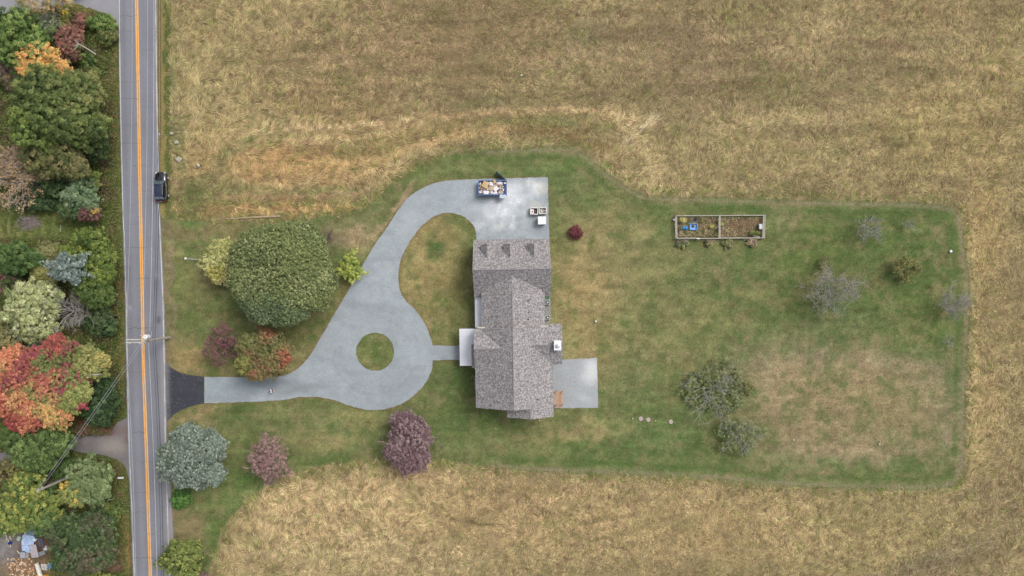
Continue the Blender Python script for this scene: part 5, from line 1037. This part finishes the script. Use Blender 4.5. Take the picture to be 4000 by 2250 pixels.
rail(fB, fC, FZ - .1, (-.25, 0)); rail(fA, fD, FZ - .15, (-.22, 0), .1)
for a, b, k in ((fA, fB, 4), (fD, fC, 4)):
    for i in range(k + 1): p = a.lerp(b, i / k) - fo; MB().box((p.x, p.y, .52), (.14, .14, 1.14)).build('post', M_WOOD, fence)
p = P(2812, 841, FZ) - fo
cx0, cx1, cy0, cy1 = 2650, 2982, 849, 924
n = 6500; x, y = sample(n, cx0, cx1, cy0, cy1); k = ~((np.abs(x - 2709) < 20) & (np.abs(y - 886) < 17)) & ~((np.abs(x - 2677) < 14) & (np.abs(y - 890) < 12)) & (np.hypot(x - 2715, y - 859) > 8) & ~((x > 2960) & (np.abs(y - 885) < 14)); x, y = x[k], y[k]; n = len(x); hh = (fbm(x / 18, y / 18, 3, 3)) ** 2 * .7; nn = fbm(x / 14, y / 14, 8, 3)
gc = np.where((nn < .42)[:, None], lin((112, 114, 58)), np.where((nn < .52)[:, None], lin((166, 150, 108)), np.where((nn < .62)[:, None], lin((144, 126, 94)), lin((184, 168, 118)))))
gc = desat(gc, .15); gc = np.where(((x > 2812) & (nn < .5))[:, None], lin((152, 128, 100)), gc) * RNG.uniform(.6, 1.35, (n, 1))
tag(leaf_mesh('garden_weeds', np.stack([(x - 2000) / S, (1125 - y) / S, hh + .06], -1), np.stack([RNG.normal(0, .6, n), RNG.normal(0, .6, n), np.ones(n)], -1), RNG.uniform(.10, .26, n), gc, M_LEAF), 'withered vegetable plants and weeds inside the fenced plot', 'plants', kind='stuff')
bed = MB().box((P(2816, 887)) + Vector((0, 0, .02)), (332 / S, 76 / S, .04)).build('garden_soil', mat('soil', (146, 132, 106), .95, nscale=2, namt=.3)); tag(bed, kind='structure')
YP = [(204, 176, 60), (186, 168, 64), (150, 150, 60)]
T('squash_plant', 'yellow-leaved plant near the middle divider of the vegetable plot', 'plant', 2778, 886, 11, 9, .8, YP, 1.6, .16, .3, trunk=False, part='leaves')
T('squash_plant', 'lime green plant just right of the middle divider', 'plant', 2820, 876, 6, 6, .8, [(186, 196, 80), (160, 178, 70)], 1.6, .14, .25, trunk=False, part='leaves')
T('squash_plant', 'dark green sprawling plant in the lower right corner of the plot', 'plant', 2945, 911, 26, 10, .9, [(96, 112, 46), (118, 122, 52), (78, 94, 42)], 1.4, .18, .3, trunk=False, part='leaves')
T('squash_plant', 'tan withered corn clump in the upper left corner of the plot', 'plant', 2665, 860, 18, 12, 1.0, [(176, 164, 96), (146, 142, 76), (190, 172, 110)], 1.2, .20, .3, trunk=False, part='leaves')
PGr = 'clumps of plants along the outside of the garden fence'
for (px, py, rr_, pl, lb) in ((2668, 952, 22, [(150, 156, 84), (96, 104, 60), (134, 118, 112)], 'broad-leaved plant clump at the left end below the garden fence'), (2771, 946, 18, [(132, 112, 104), (140, 138, 80), (110, 98, 84)], 'brownish plant clump second from the left below the garden fence'),
                              (2842, 950, 20, [(150, 132, 98), (122, 108, 92), (120, 122, 70)], 'tan plant clump third from the left below the garden fence'), (2939, 946, 20, [(156, 150, 90), (136, 116, 106), (172, 158, 96)], 'yellowish plant clump at the right end below the garden fence')):
    T('plant_clump', lb, 'plant', px, py, rr_, rr_ * .85, .8, pl, 1.6, .26, .34, PGr, trunk=False, part='leaves', noise_k=.5)
# garden containers
def bucket(name, label, px, py, r, h, m, cat='bucket', group=None, z=0.04):
    c = P(px, py, h); o = MB().ring((0, 0, 0), r, r * .86, h, 18).cyl((0, 0, .01), r * .9, .03, 16).build(name, m, loc=(c.x, c.y, z)); return tag(o, label, cat, group)
bucket('bucket', 'round blue bucket near the top rail of the vegetable plot', 2715, 859, .26, .35, M_BLUE)
bucket('bucket', 'small dull blue bucket in the lower left corner of the plot', 2659, 904, .18, .3, mat('dull_blue', (96, 124, 170), .6))
c = P(2709, 886, .4); tb = empty('plastic_tub', (c.x, c.y, .04), R(-4), 'light blue rectangular plastic tub in the vegetable plot', 'tub')
mb = MB(); mb.box((0, .5, .2), (1.2, .07, .4)).box((0, -.5, .2), (1.2, .07, .4)).box((-.6, 0, .199), (.07, 1.0, .398)).box((.6, 0, .199), (.07, 1.0, .398)).box((0, 0, .05), (1.1, .9, .05)); mb.build('tub_wall', mat('tub_blue', (116, 176, 232), .4), tb, bevel=.03)
tag(MB().dome(P(2707, 884, .1), .3, .26, .18, 12, 4).build('compost', mat('compost', (112, 88, 80), .95, nscale=6, namt=.4)), 'brown heap of compost inside the light blue tub', 'compost')
c = P(2677, 890, .5); bl = empty('blue_barrel', (c.x, c.y, .3), 0, 'bright blue plastic barrel on its side left of the tub', 'barrel')
MB().tube([(-.42, 0, 0), (-.36, 0, 0), (.36, 0, 0), (.42, 0, 0)], [.26, .3, .3, .26], 16).build('barrel_body', mat('barrel_blue', (52, 138, 206), .4), bl); MB().tube([(-.05, 0, 0), (.02, 0, 0)], [.32, .32], 16).build('barrel_hoop', mat('barrel_dark', (40, 96, 160), .5), bl)
c = P(2972, 885, .9); bn_ = empty('metal_bin', (c.x, c.y, .04), R(2), 'grey metal planter box against the right end of the garden fence', 'bin')
MB().box((0, 0, .42), (.62, .9, .84)).build('bin_body', M_GREYM, bn_, bevel=.02); MB().box((-.1, 0, .87), (.3, .8, .05)).build('bin_lid', mat('pale_lid', (206, 214, 220), .4), bn_)
tag(MB().box(P(2801, 890, .1) + Vector((0, 0, .0)), (.55, .5, .12), .1).build('paving_slab', M_CONC, bevel=.02), 'grey slab left of the garden divider', 'slab')
tag(MB().dome(P(2632, 858, .35), .2, .2, .2, 12, 4).cyl(P(2632, 858, .0), .17, .35, 12).build('white_pot', M_WHITE), 'white pot outside the upper left corner of the garden fence', 'pot')
tag(MB().tube([P(2720, 932, 1.1), P(2727, 932.5, 1.12), P(2735, 932, 1.1)], [.05, .11, .04], 8).build('white_bottle', M_WHITE), 'white bottle lying on the lower rail of the garden fence', 'bottle')
tag(MB().box(P(2925, 936, .15), (1.6, .14, .05), R(6)).build('plank', M_WOOD), 'loose grey plank outside the lower right of the garden fence', 'plank')
tag(MB().box(P(2950, 922, .6), (1.5, .12, .05), R(-12)).build('plank', M_WOOD), 'loose grey plank slanting inside the lower right of the plot', 'plank')

# ------------------------------------------------------------------ small things on the lawn
LIDG = 'round concrete lids in the lawn'
for (px, py, lb) in ((2503, 1635, 'round pinkish concrete lid, leftmost of the three'), (2532, 1639, 'round pinkish concrete lid, middle of the three'), (2620, 1647, 'round pinkish concrete lid set apart on the right')):
    r = empty('septic_lid', P(px, py), 0, lb, 'lid', LIDG); MB().ring((0, 0, 0), .35, .28, .14, 20).build('lid_ring', mat('lid_pink', (202, 184, 180), .9), r); MB().cyl((0, 0, .02), .275, .10, 20).build('lid_plate', mat('lid_plate', (190, 168, 164), .9), r); MB().cyl((0, 0, .12), .05, .05, 8).build('lid_knob', M_GREYM, r)
for (px, py, lb, rr_) in ((2471, 1633, 'white vent cap left of the round lids', .10), (2520, 1636.5, 'tiny white cap between the left and middle lids', .06), (2559, 1643, 'white vent cap right of the middle lid', .08), (2107, 1641, 'white vent cap close below the south gable', .11), (3098, 1717, 'small white marker cap on the tan lower lawn', .09), (3432, 1734, 'white marker cap at the lower right lawn', .12)):
    c = P(px, py); tag(MB().cyl(c, rr_ * .6, .3, 10).dome(c + Vector((0, 0, .3)), rr_, rr_, rr_, 10, 3).build('vent_cap', M_WHITE), lb, 'vent cap', 'white caps standing in the lawn')
c = P(2326, 1255); w_ = empty('well_head', c, 0, 'white capped well pipe standing alone east of the house', 'well'); MB().cyl((0, 0, 0), .12, .45, 14).build('well_pipe', M_WHITE, w_); MB().dome((0, 0, .45), .17, .17, .12, 14, 4).build('well_cap', M_WHITE, w_)
tag(MB().box(P(3710, 982) + Vector((0, 0, .2)), (.36, .36, .4), .6).build('utility_box', M_WHITE, bevel=.02), 'little white box near the right edge of the back lawn', 'box')
tag(MB().box(P(2037, 297) + Vector((0, 0, .5)), (.3, .14, .1), .4).build('white_bag', M_WHITE), 'tiny white scrap in the tan field', 'scrap')
tag(MB().dome(P(2225, 906), .12, .1, .12, 10, 3).build('white_rock', M_WHITE), 'small white stone beside the crimson bush', 'stone')
# lamp post
c = P(771, 1014); lp = empty('lamp_post', c, 0, 'tall white lamp post in the lawn left of the pale small tree', 'lamp post')
MB().tube([(0, 0, 0), (0, 0, 3.9)], [.10, .06], 10).build('post', M_WHITE, lp); MB().cyl((0, 0, 3.9), .13, .32, 8, .18).build('lantern', M_WHITE, lp); MB().dome((0, 0, 4.22), .2, .2, .15, 8, 3).build('lantern_cap', M_WHITE, lp)
c = P(642, 533); sg = empty('marker_post', c, 0, 'thin roadside marker post at the edge of the pale field', 'post')
MB().tube([(0, 0, 0), (0, 0, 1.8)], .04, 6).build('post', M_GREYM, sg); MB().box((0, 0, 1.6), (.04, .3, .4)).build('plate', M_WHITE, sg)
for (px, py, r_, lb) in ((690, 557, 9, 'bleached white seedhead clump at the field corner by the road'), (697, 622, 11, 'ragged white weed clump below the bleached seedheads'), (775, 648, 8, 'small grey-white weed clump inside the field near the road'), (672, 522, 7, 'pale weed clump near the roadside marker post')):
    T('weed_clump', lb, 'weed', px, py, r_, r_ * .8, .7, [(206, 200, 186), (176, 174, 156), (150, 152, 118)], 1.3, .16, .3, 'pale weed clumps along the field edge', trunk=False, part='stems')
# mailboxes
def mailbox(px, py, rot, m, label, L=.85):
    c = P(px, py, 1.1); r = empty('mailbox', (c.x, c.y, 0), R(rot), label, 'mailbox')
    MB().box((0, 0, .5), (.1, .1, 1.0)).build('post', M_WOOD, r)
    mb = MB(); n = 8; vs = []
    for x in (-L / 2, L / 2):
        vs += [(x, -.16, 1.0), (x, .16, 1.0)] + [(x, .16 * math.cos(t), 1.18 + .16 * math.sin(t)) for t in np.linspace(0, math.pi, n)]
    k = n + 2; fs = [tuple(range(k)), tuple(range(2 * k - 1, k - 1, -1))] + [(i, (i + 1) % k, (i + 1) % k + k, i + k) for i in range(k)]
    mb.add(vs, fs).build('box', m, r); MB().box((L / 2 - .2, .18, 1.25), (.04, .02, .2)).build('flag', mat('red_flag', (180, 40, 36), .5), r)
mailbox(472, 1867, 0, M_WHITE, 'white mailbox on the verge beside the grey-green tree'); mailbox(427, 127, -6, M_DARK, 'black mailbox on the verge near the upper parking area', .7); mailbox(452, 1238, 0, M_DARK, 'small black mailbox on the verge above the transformer pole', .6)
tag(MB().tube([P(418, 1868, .9), P(444, 1863, .5)], .09, 8).build('post', M_WOOD), 'leaning wooden post between the grey-green tree and the white mailbox', 'post')
tag(MB().tube([P(410, 1958, 1.2), P(446, 1948, .5)], .09, 8).build('post', M_WOOD), 'leaning wooden post below the grey-green tree', 'post')
# yellow box
c = P(253, 48, .8); yb = empty('yellow_crate', (c.x, c.y, 0), R(3), 'bright yellow box beside the upper parking area', 'box')
mb = MB(); mb.box((0, .33, .4), (.74, .07, .8)).box((0, -.33, .4), (.74, .07, .8)).box((-.335, 0, .399), (.07, .59, .798)).box((.335, 0, .399), (.07, .59, .798)).box((0, 0, .5), (.6, .6, .06)); mb.build('crate_wall', mat('yellow_plastic', (244, 214, 40), .4), yb, bevel=.02)
tag(MB().dome(P(228, 59, .3), .3, .2, .3, 12, 4).build('grey_drum', mat('bluegrey', (140, 164, 176), .5)), 'blue-grey drum just left of the yellow box', 'drum')
tag(MB().dome(P(127, 76, .5), .25, .25, .25, 12, 4).build('pale_pot', mat('cream', (206, 200, 160), .6)), 'cream pot in the scrub by the corner tree', 'pot')

# ------------------------------------------------------------------ scrap yard, bottom left
JG = 'scrap lying in the yard at the lower left'
def Q(x, y, z=0): return P(x / 6.0375, 2010 + y / 6.0375, z)
def ladder(a, b, w, m, label, n=9):
    a, b = Q(*a, .25), Q(*b, .25); d = b - a; L = d.length; r = empty('ladder', a, math.atan2(d.y, d.x), label, 'ladder', JG)
    for s_ in (-1, 1): MB().box((L / 2, s_ * w / 2, 0), (L, .06, .09)).build('side_rail', m, r)
    for i in range(n): MB().box((L * (i + .5) / n, 0, 0), (.06, w, .05)).build('rung', m, r)
ladder((110, 110), (165, 410), .42, mat('alu_ladder', (176, 190, 204), .4, .5), 'pale aluminium ladder lying at the upper left of the scrap yard')
ladder((935, 560), (985, 745), .5, mat('blue_ladder', (96, 126, 170), .5), 'short blue-grey ladder beside the dark soil in the scrap yard', 4)
def plank(x0, y0, x1, y1, w, m, label, z=.15, t=.08, nm='plank', cat='plank'):
    a, b = Q(x0, y0, z), Q(x1, y1, z); d = b - a; tag(MB().box((a + b) / 2, (d.length, w, t), math.atan2(d.y, d.x)).build(nm, m), label, cat, JG)
plank(110, 400, 260, 770, .16, mat('pale_pine', (206, 184, 152), .8), 'long pale plank under the blue bucket'); plank(180, 410, 150, 615, .14, M_WOOD, 'short grey plank just below the aluminium ladder', .28); plank(175, 390, 270, 600, .24, M_WOOD, 'broad grey board right of the long pale plank', .24)
plank(265, 290, 340, 400, .28, M_BROWN, 'brown board left of the orange timber'); plank(330, 290, 385, 410, .22, mat('orange_wood', (196, 144, 84), .8), 'orange-brown timber by the heap of sacks')
o = bucket('bucket', 'dark blue bucket at the lower end of the long plank', 40, 2121, .24, .35, mat('cobalt', (40, 72, 160), .5), group=JG, z=.22)
# crumpled tarps
def tarp(name, label, poly, z, rgb, amp=.12, seed=1, cat='tarp'):
    pts = [(x / 6.0375, 2010 + y / 6.0375) for x, y in poly]; a = np.array(pts); st = 2.0
    xs = np.arange(a[:, 0].min(), a[:, 0].max(), st); ys = np.arange(a[:, 1].min(), a[:, 1].max(), st); X, Y = np.meshgrid(xs, ys); k = sdist(pts, X, Y) > 1.0
    co = [Vector(p) for p in pts] + [Vector((p, q)) for p, q in zip(X[k], Y[k])]; v, e_, f_, *_ = delaunay_2d_cdt(co, [(i, (i + 1) % len(pts)) for i in range(len(pts))], [], 1, 1e-4)
    mb = MB(); v2 = [P(p.x, p.y, z) + Vector((0, 0, amp * (mnoise.noise(Vector((p.x / 5 + seed, p.y / 9, 0))) + .6 * mnoise.noise(Vector((p.x / 2.3, p.y / 5, seed)))))) for p in v]
    ff = [tuple(f) for f in f_ if len(f) == 3]; mb.add(v2, ff)
    o = mb.build(name, mat(name + str(seed), rgb, .45, .5), smooth=True); sl = o.modifiers.new('solid', 'SOLIDIFY'); sl.thickness = .03
    return tag(o, label, cat, JG)
tarp('tarp', 'crumpled pale blue tarpaulin in the middle of the scrap yard', [(600, 450), (820, 520), (800, 720), (760, 800), (720, 900), (640, 900), (590, 860), (520, 860), (520, 640), (540, 480)], .35, (176, 196, 228), .3, 1)
tarp('tarp', 'dull blue-grey tarpaulin above the pale blue one', [(560, 400), (760, 380), (840, 460), (820, 530), (640, 470), (560, 450)], .3, (128, 146, 160), .25, 2)
tarp('plastic_sheet', 'bright blue crumpled plastic beside the white slats', [(1160, 1150), (1240, 1140), (1310, 1240), (1280, 1270), (1200, 1290), (1150, 1230)], .4, (84, 156, 220), .35, 3, 'sheet')
tarp('sheet_metal', 'large grey-pink rectangular sheet in the scrap yard', [(670, 715), (845, 705), (920, 985), (900, 1010), (745, 1025), (715, 900)], .45, (176, 168, 172), .06, 4, 'sheet')
c = Q(530, 965, .5); lb_ = empty('louvre_box', (c.x, c.y, .05), R(-4), 'grey box with slatted side below the pale blue tarpaulin', 'box', JG)
MB().box((0, 0, .2), (.85, .95, .4)).build('box_body', mat('louvre_grey', (166, 170, 182), .5), lb_)
mb = MB()
for i in range(4): mb.box((.52 + i * .12, 0, .2), (.06, .95, .3))
mb.build('slats', M_WOOD, lb_)
c = Q(1040, 1240, .2); sl = empty('slatted_rack', (c.x, c.y, .1), R(-6), 'white slatted rack left of the bright blue plastic', 'rack', JG); mb = MB()
for i in range(5): mb.box((-.48 + i * .24, 0, .1), (.11, 1.05, .05))
mb.build('slats', M_WHITE, sl); mb = MB(); mb.box((0, .3, .04), (1.2, .08, .06)).box((0, -.3, .04), (1.2, .08, .06)); mb.build('bearers', M_WOOD, sl)
tag(MB().tube([Q(1140, 1130, .3), Q(1170, 1310, .3)], .06, 6).build('white_tube', M_WHITE), 'thin white tube between the slatted rack and the blue plastic', 'pipe', JG)
tag(MB().tube([Q(860, 1150, 1.0), Q(960, 1460, .9)], [.30, .33], 16).build('large_pipe', mat('cream_pipe', (226, 222, 212), .5)), 'fat cream-white pipe at the bottom edge of the yard', 'pipe')
tag(MB().box(Q(1010, 1440, .6), (2.0, .25, .5), R(-3)).build('orange_box', mat('orange_paint', (226, 160, 52), .5), bevel=.04), 'orange painted box cut by the bottom edge of the yard', 'box')
for (x, y, r_, m_, lb, nm) in ((1020, 432, .19, M_WHITE, 'white bucket next to the yellow ring', 'bucket'), (825, 600, .2, M_WHITE, 'white bucket below the tan tub', 'bucket'), (848, 535, .16, M_CARD, 'tan tub above the white bucket', 'tub')):
    c = Q(x, y, .4); tag(MB().cyl((0, 0, 0), r_ * .85, .4, 16, r_).build(nm, m_, loc=(c.x, c.y, .05)), lb, nm, JG)
tag(MB().ring(Q(1100, 410, .15), .26, .12, .16, 20).build('yellow_ring', mat('ochre', (196, 150, 60), .6)), 'ochre tyre-like ring right of a white bucket', 'ring', JG)
def jb(x, y, w, d, h, rot, rgb, label, nm='scrap_box', cat='box'): tag(MB().box(Q(x, y, h / 2 + .06), (w, d, h), R(rot)).build(nm, mat('m%d_%d_%d' % rgb, rgb, .6), bevel=.02), label, cat, JG)
jb(455, 560, .55, .75, .35, -25, (176, 190, 176), 'pale green box left of the blue tarpaulin'); jb(510, 355, .32, .3, .25, 10, (196, 48, 48), 'small red box near the yellow-green tree'); jb(570, 275, .4, .3, .3, -15, (60, 104, 190), 'small blue box right above the red box')
jb(470, 300, .6, .3, .3, -20, (30, 34, 46), 'black case left of the red box', 'case', 'case'); jb(820, 350, .8, .45, .4, 10, (150, 156, 164), 'grey metal frame box under the tree edge', 'frame_box'); jb(1000, 500, .9, .18, .2, 12, (176, 178, 188), 'grey sheet strip right of the dark pile', 'strip', 'strip'); jb(18, 185, .3, .8, .3, 2, (232, 234, 238), 'white block at the left edge above the ladder', 'white_block', 'block')
jb(860, 480, .3, .9, .5, 8, (58, 62, 60), 'dark green machine body beside the tan tub', 'machine', 'machine'); jb(500, 410, .4, .35, .25, 30, (206, 178, 158), 'pinkish box under the small red box', 'carton'); jb(340, 440, .5, .5, .3, 15, (214, 214, 208), 'heap of white sacks below the orange timber', 'sack', 'sack')
tag(MB().tube([Q(400, 850, .3), Q(470, 930, .3)], .05, 6).build('white_tube', M_WHITE), 'short white tube left of the slatted grey box', 'pipe', JG); tag(MB().tube([Q(500, 260, .9), Q(560, 350, .9), Q(600, 480, .7)], .07, 6).build('white_hose', M_WMETAL), 'pale bent pipe arching over the blue tarpaulin top', 'pipe', JG)
mb = MB(); rn = random.Random(3)
for i in range(26): a = rn.uniform(0, 6.28); mb.tube([Q(1090, 800, .2), Q(1090, 800, .35) + Vector((math.cos(a) * .35, math.sin(a) * .3, 0)), Q(1090, 800, .15) + Vector((math.cos(a) * .6, math.sin(a) * .5, 0))], .025, 4)
tag(mb.build('wire_coil', M_WMETAL), 'tangle of pale wire right of the blue-grey ladder', 'wire coil', JG)
c = Q(1000, 910, .5); wb = empty('wheelbarrow', (c.x, c.y, 0), R(20), 'grey wheelbarrow below the tangle of wire', 'wheelbarrow', JG)
mb = MB(); mb.box((0, 0, .45), (.85, .55, .28), taper=1.25); mb.build('tray', M_GREYM, wb); mb = MB()
for s_ in (-1, 1): mb.tube([(.6, s_ * .08, .2), (-.5, s_ * .25, .35), (-.95, s_ * .28, .5)], .025, 6)
mb.build('handles', M_WOOD, wb); MB().tube([(.62, -.05, .2), (.62, .05, .2)], .2, 14).build('wheel', M_DARK, wb)
mb = MB(); rn = random.Random(8)
for i in range(150):
    x, y = rn.uniform(180, 830), rn.uniform(1040, 1500); L = rn.uniform(.15, .45); a = rn.uniform(0, 3.1); p = Q(x, y, .1); mb.box(p, (L, L * .45, .1), a, rn.uniform(-.3, .3), col=L3(rn.choice([(222, 190, 158), (206, 160, 120), (170, 130, 100), (226, 206, 184), (150, 120, 96)])))
tag(mb.build('firewood', M_COL), 'split firewood and chips scattered on the yard soil', 'firewood', kind='stuff')

# ------------------------------------------------------------------ parked car (black estate, nose up the picture)
def car():
    c = P(638, 732, 0); root = empty('parked_car', (c.x, c.y, .045), R(1.5), 'shiny black sport utility car parked half on the verge', 'car'); root.scale = (1.08, 1.03, 1.0)
    paint = mat('black_paint', (22, 24, 30), .18, .6, coat=.8, nscale=1, namt=.1); glass = mat('windshield_highlight', (96, 112, 116), .06, .8); trim = mat('chrome', (190, 192, 196), .25, .6, metal=.6)  # windshield colour lighter than the side panes: sky highlight painted in
    # stations along y (front = +): y, half width, belt z, hood/deck z at centre
    st = [(2.42, .62, .55, .62), (2.34, .80, .62, .78), (2.1, .90, .70, .92), (1.5, .95, .84, 1.02), (1.0, .96, .92, 1.08), (0, .97, .96, 1.10), (-1.0, .97, .98, 1.12), (-1.8, .95, 1.0, 1.14), (-2.2, .90, .98, 1.10), (-2.36, .80, .86, 1.0), (-2.42, .70, .7, .8)]
    V = []; Fc = []
    for (y, w, b, t) in st: V += [(-w * .9, y, .28), (-w, y, .45), (-w, y, b * .8), (-w * .96, y, b), (-w * .6, y, t), (0, y, t + .02), (w * .6, y, t), (w * .96, y, b), (w, y, b * .8), (w, y, .45), (w * .9, y, .28)]
    k = 11
    for i in range(len(st) - 1):
        for j in range(k - 1): a = i * k + j; Fc.append((a, a + 1, a + 1 + k, a + k))
        Fc.append((i * k + k - 1, i * k, i * k + k, i * k + 2 * k - 1))
    Fc.append(tuple(range(k))[::-1]); Fc.append(tuple((len(st) - 1) * k + j for j in range(k)))
    MB().add(V, Fc).build('body', paint, root, smooth=True)
    # cabin: base ring and roof ring
    bz, rz = .98, 1.66
    B = [(-.84, 1.05, bz), (.84, 1.05, bz), (.9, .2, bz), (.9, -1.3, bz), (.80, -2.15, bz), (-.80, -2.15, bz), (-.9, -1.3, bz), (-.9, .2, bz)]
    Rr = [(-.56, .30, rz - .06), (.56, .30, rz - .06), (.66, -.2, rz), (.66, -1.3, rz), (.58, -1.75, rz - .05), (-.58, -1.75, rz - .05), (-.66, -1.3, rz), (-.66, -.2, rz)]
    mb = MB(); mb.add(B + Rr, [(0, 1, 9, 8)]); ws = mb.build('windshield', glass, root)
    MB().add(B + Rr, [(4, 5, 13, 12)]).build('rear_window', mat('rear_glass_highlight', (150, 166, 182), .08, .9), root)  # pale colour of this pane has the sky reflection painted in
    MB().add(B + Rr, [(1, 2, 10, 9), (2, 3, 11, 10), (3, 4, 12, 11)]).build('side_window', mat('side_glass', (24, 26, 30), .06, .8), root)
    MB().add(B + Rr, [(0, 8, 15, 7), (7, 15, 14, 6), (6, 14, 13, 5)]).build('side_window', mat('side_glass', (24, 26, 30), .06, .8), root)
    rf = [(x * 1.02, y, z + .015) for x, y, z in Rr] + [(x * .7, y * .98 - .01, z + .06) for x, y, z in Rr]
    MB().add(rf, [(8, 9, 10, 11, 12, 13, 14, 15)] + [(i, (i + 1) % 8, (i + 1) % 8 + 8, i + 8) for i in range(8)]).build('roof', mat('navy_roof', (34, 46, 76), .15, .7, coat=1), root, smooth=True)
    for s_ in (-1, 1):
        MB().tube([(s_ * .66, .1, 1.70), (s_ * .68, -.7, 1.74), (s_ * .66, -1.5, 1.70)], .022, 6).build('roof_rail', trim, root)
        MB().tube([(s_ * .86, 1.0, 1.0), (s_ * .925, .1, 1.01), (s_ * .925, -1.3, 1.02), (s_ * .82, -2.1, 1.02)], .015, 5).build('window_trim', trim, root)
        MB().box((s_ * 1.05, .78, 1.03), (.2, .12, .13)).build('mirror', paint, root, bevel=.03)
        MB().box((s_ * .66, 2.28, .74), (.32, .16, .14), s_ * -.5).build('headlight', mat('lamp_glass', (210, 214, 218), .1, .8), root)
        MB().box((s_ * .74, -2.33, .92), (.26, .12, .2), s_ * .4).build('tail_light', mat('red_lamp', (150, 26, 24), .2, .6), root)
        for y in (1.5, -1.42):
            w = MB().tube([(s_ * .74, y, .36), (s_ * .78, y, .36), (s_ * .96, y, .36), (s_ * .99, y, .36)], [.33, .36, .36, .33], 22).build('wheel', mat('tyre', (28, 28, 30), .8), root)
            MB().tube([(s_ * .985, y, .36), (s_ * 1.0, y, .36)], [.24, .2], 16).build('rim', mat('alloy', (206, 208, 212), .3, .6), w)
        for y in (.1, -.95): MB().box((s_ * .985, y, .9), (.03, .2, .03)).build('door_handle', trim, root)
    MB().box((0, 2.40, .5), (1.1, .08, .22)).build('grille', M_DARK, root); MB().box((0, -2.42, .75), (.4, .03, .13)).build('licence_plate', M_WHITE, root)
car()

# ------------------------------------------------------------------ person on the drive
def skinned(name, verts, edges, radii, m, parent, root_i=0, sub=1):
    me = bpy.data.meshes.new(name); me.from_pydata(verts, edges, []); o = bpy.data.objects.new(name, me); COL.objects.link(o); o.parent = parent
    md = o.modifiers.new('skin', 'SKIN')
    me.skin_vertices.new(name='') if not me.skin_vertices else None
    sv = me.skin_vertices[0].data
    for i, r_ in enumerate(radii): sv[i].radius = (r_, r_); sv[i].use_root = (i == root_i)
    s_ = o.modifiers.new('sub', 'SUBSURF'); s_.levels = sub; s_.render_levels = sub
    me.materials.append(m); return o
c = P(1068, 1524, 0); per = empty('person', (c.x, c.y, .03), R(4), 'person in a white shirt holding a remote control with both hands on the drive', 'person')
V = [(0, 0, .98), (0, 0, 1.15), (-.01, 0, 1.35), (0, 0, 1.48), (.03, 0, 1.56), (.05, 0, 1.66), (.04, 0, 1.74)]; E = [(0, 1), (1, 2), (2, 3), (3, 4), (4, 5), (5, 6)]; Rd = [.13, .12, .145, .07, .06, .092, .07]
for s_ in (-1, 1):
    b = len(V); V += [(0, s_ * .11, .92), (.03, s_ * .12, .50), (-.02, s_ * .13, .09), (.15, s_ * .15, .045)]; E += [(0, b), (b, b + 1), (b + 1, b + 2), (b + 2, b + 3)]; Rd += [.095, .06, .042, .035]
    b = len(V); V += [(0, s_ * .19, 1.40), (.02, s_ * .25, 1.14), (.24, s_ * .15, 1.10), (.31, s_ * .11, 1.11)]; E += [(2, b), (b, b + 1), (b + 1, b + 2), (b + 2, b + 3)]; Rd += [.055, .042, .03, .03]
    hb = len(V) - 1
    for f in range(4):
        b = len(V); V += [(.345, s_ * (.105 - .005 * f), 1.135 - f * .02), (.365, s_ * .075, 1.135 - f * .02), (.36, s_ * .05, 1.135 - f * .02)]; E += [(hb, b), (b, b + 1), (b + 1, b + 2)]; Rd += [.009, .008, .007]
    b = len(V); V += [(.31, s_ * .085, 1.15), (.335, s_ * .06, 1.16)]; E += [(hb, b), (b, b + 1)]; Rd += [.010, .008]
skinned('body', V, E, Rd, M_SKIN, per)
V = [(0, 0, .95), (0, 0, 1.15), (-.01, 0, 1.36), (0, 0, 1.46)]; E = [(0, 1), (1, 2), (2, 3)]; Rd = [.16, .15, .175, .09]
for s_ in (-1, 1): b = len(V); V += [(0, s_ * .21, 1.41), (.02, s_ * .265, 1.16), (.12, s_ * .215, 1.12)]; E += [(2, b), (b, b + 1), (b + 1, b + 2)]; Rd += [.085, .07, .06]
skinned('shirt', V, E, Rd, mat('white_cotton', (240, 238, 244), .8), per)
V = [(0, 0, .96)]; E = []; Rd = [.155]
for s_ in (-1, 1): b = len(V); V += [(0, s_ * .11, .88), (.03, s_ * .12, .50), (-.02, s_ * .13, .12)]; E += [(0, b), (b, b + 1), (b + 1, b + 2)]; Rd += [.115, .08, .065]
skinned('trousers', V, E, Rd, mat('grey_denim', (96, 104, 112), .8), per)
for s_ in (-1, 1): skinned('shoe', [(-.06, s_ * .13, .05), (.06, s_ * .145, .05), (.2, s_ * .16, .045)], [(0, 1), (1, 2)], [.06, .06, .05], mat('white_shoe', (236, 242, 244), .5), per, sub=1)
MB().dome((.03, 0, 1.68), .105, .095, .13, 14, 5).build('hair', mat('black_hair', (26, 20, 26), .6), per, smooth=True)
c2 = Matrix.Rotation(R(4), 4, 'Z') @ Vector((.36, 0, 1.12)); rc = MB().box((0, 0, 0), (.10, .17, .04)).build('remote_control', M_DARK, loc=(c.x + c2.x, c.y + c2.y, 1.15)); tag(rc, 'small dark remote control held by the person', 'remote control')
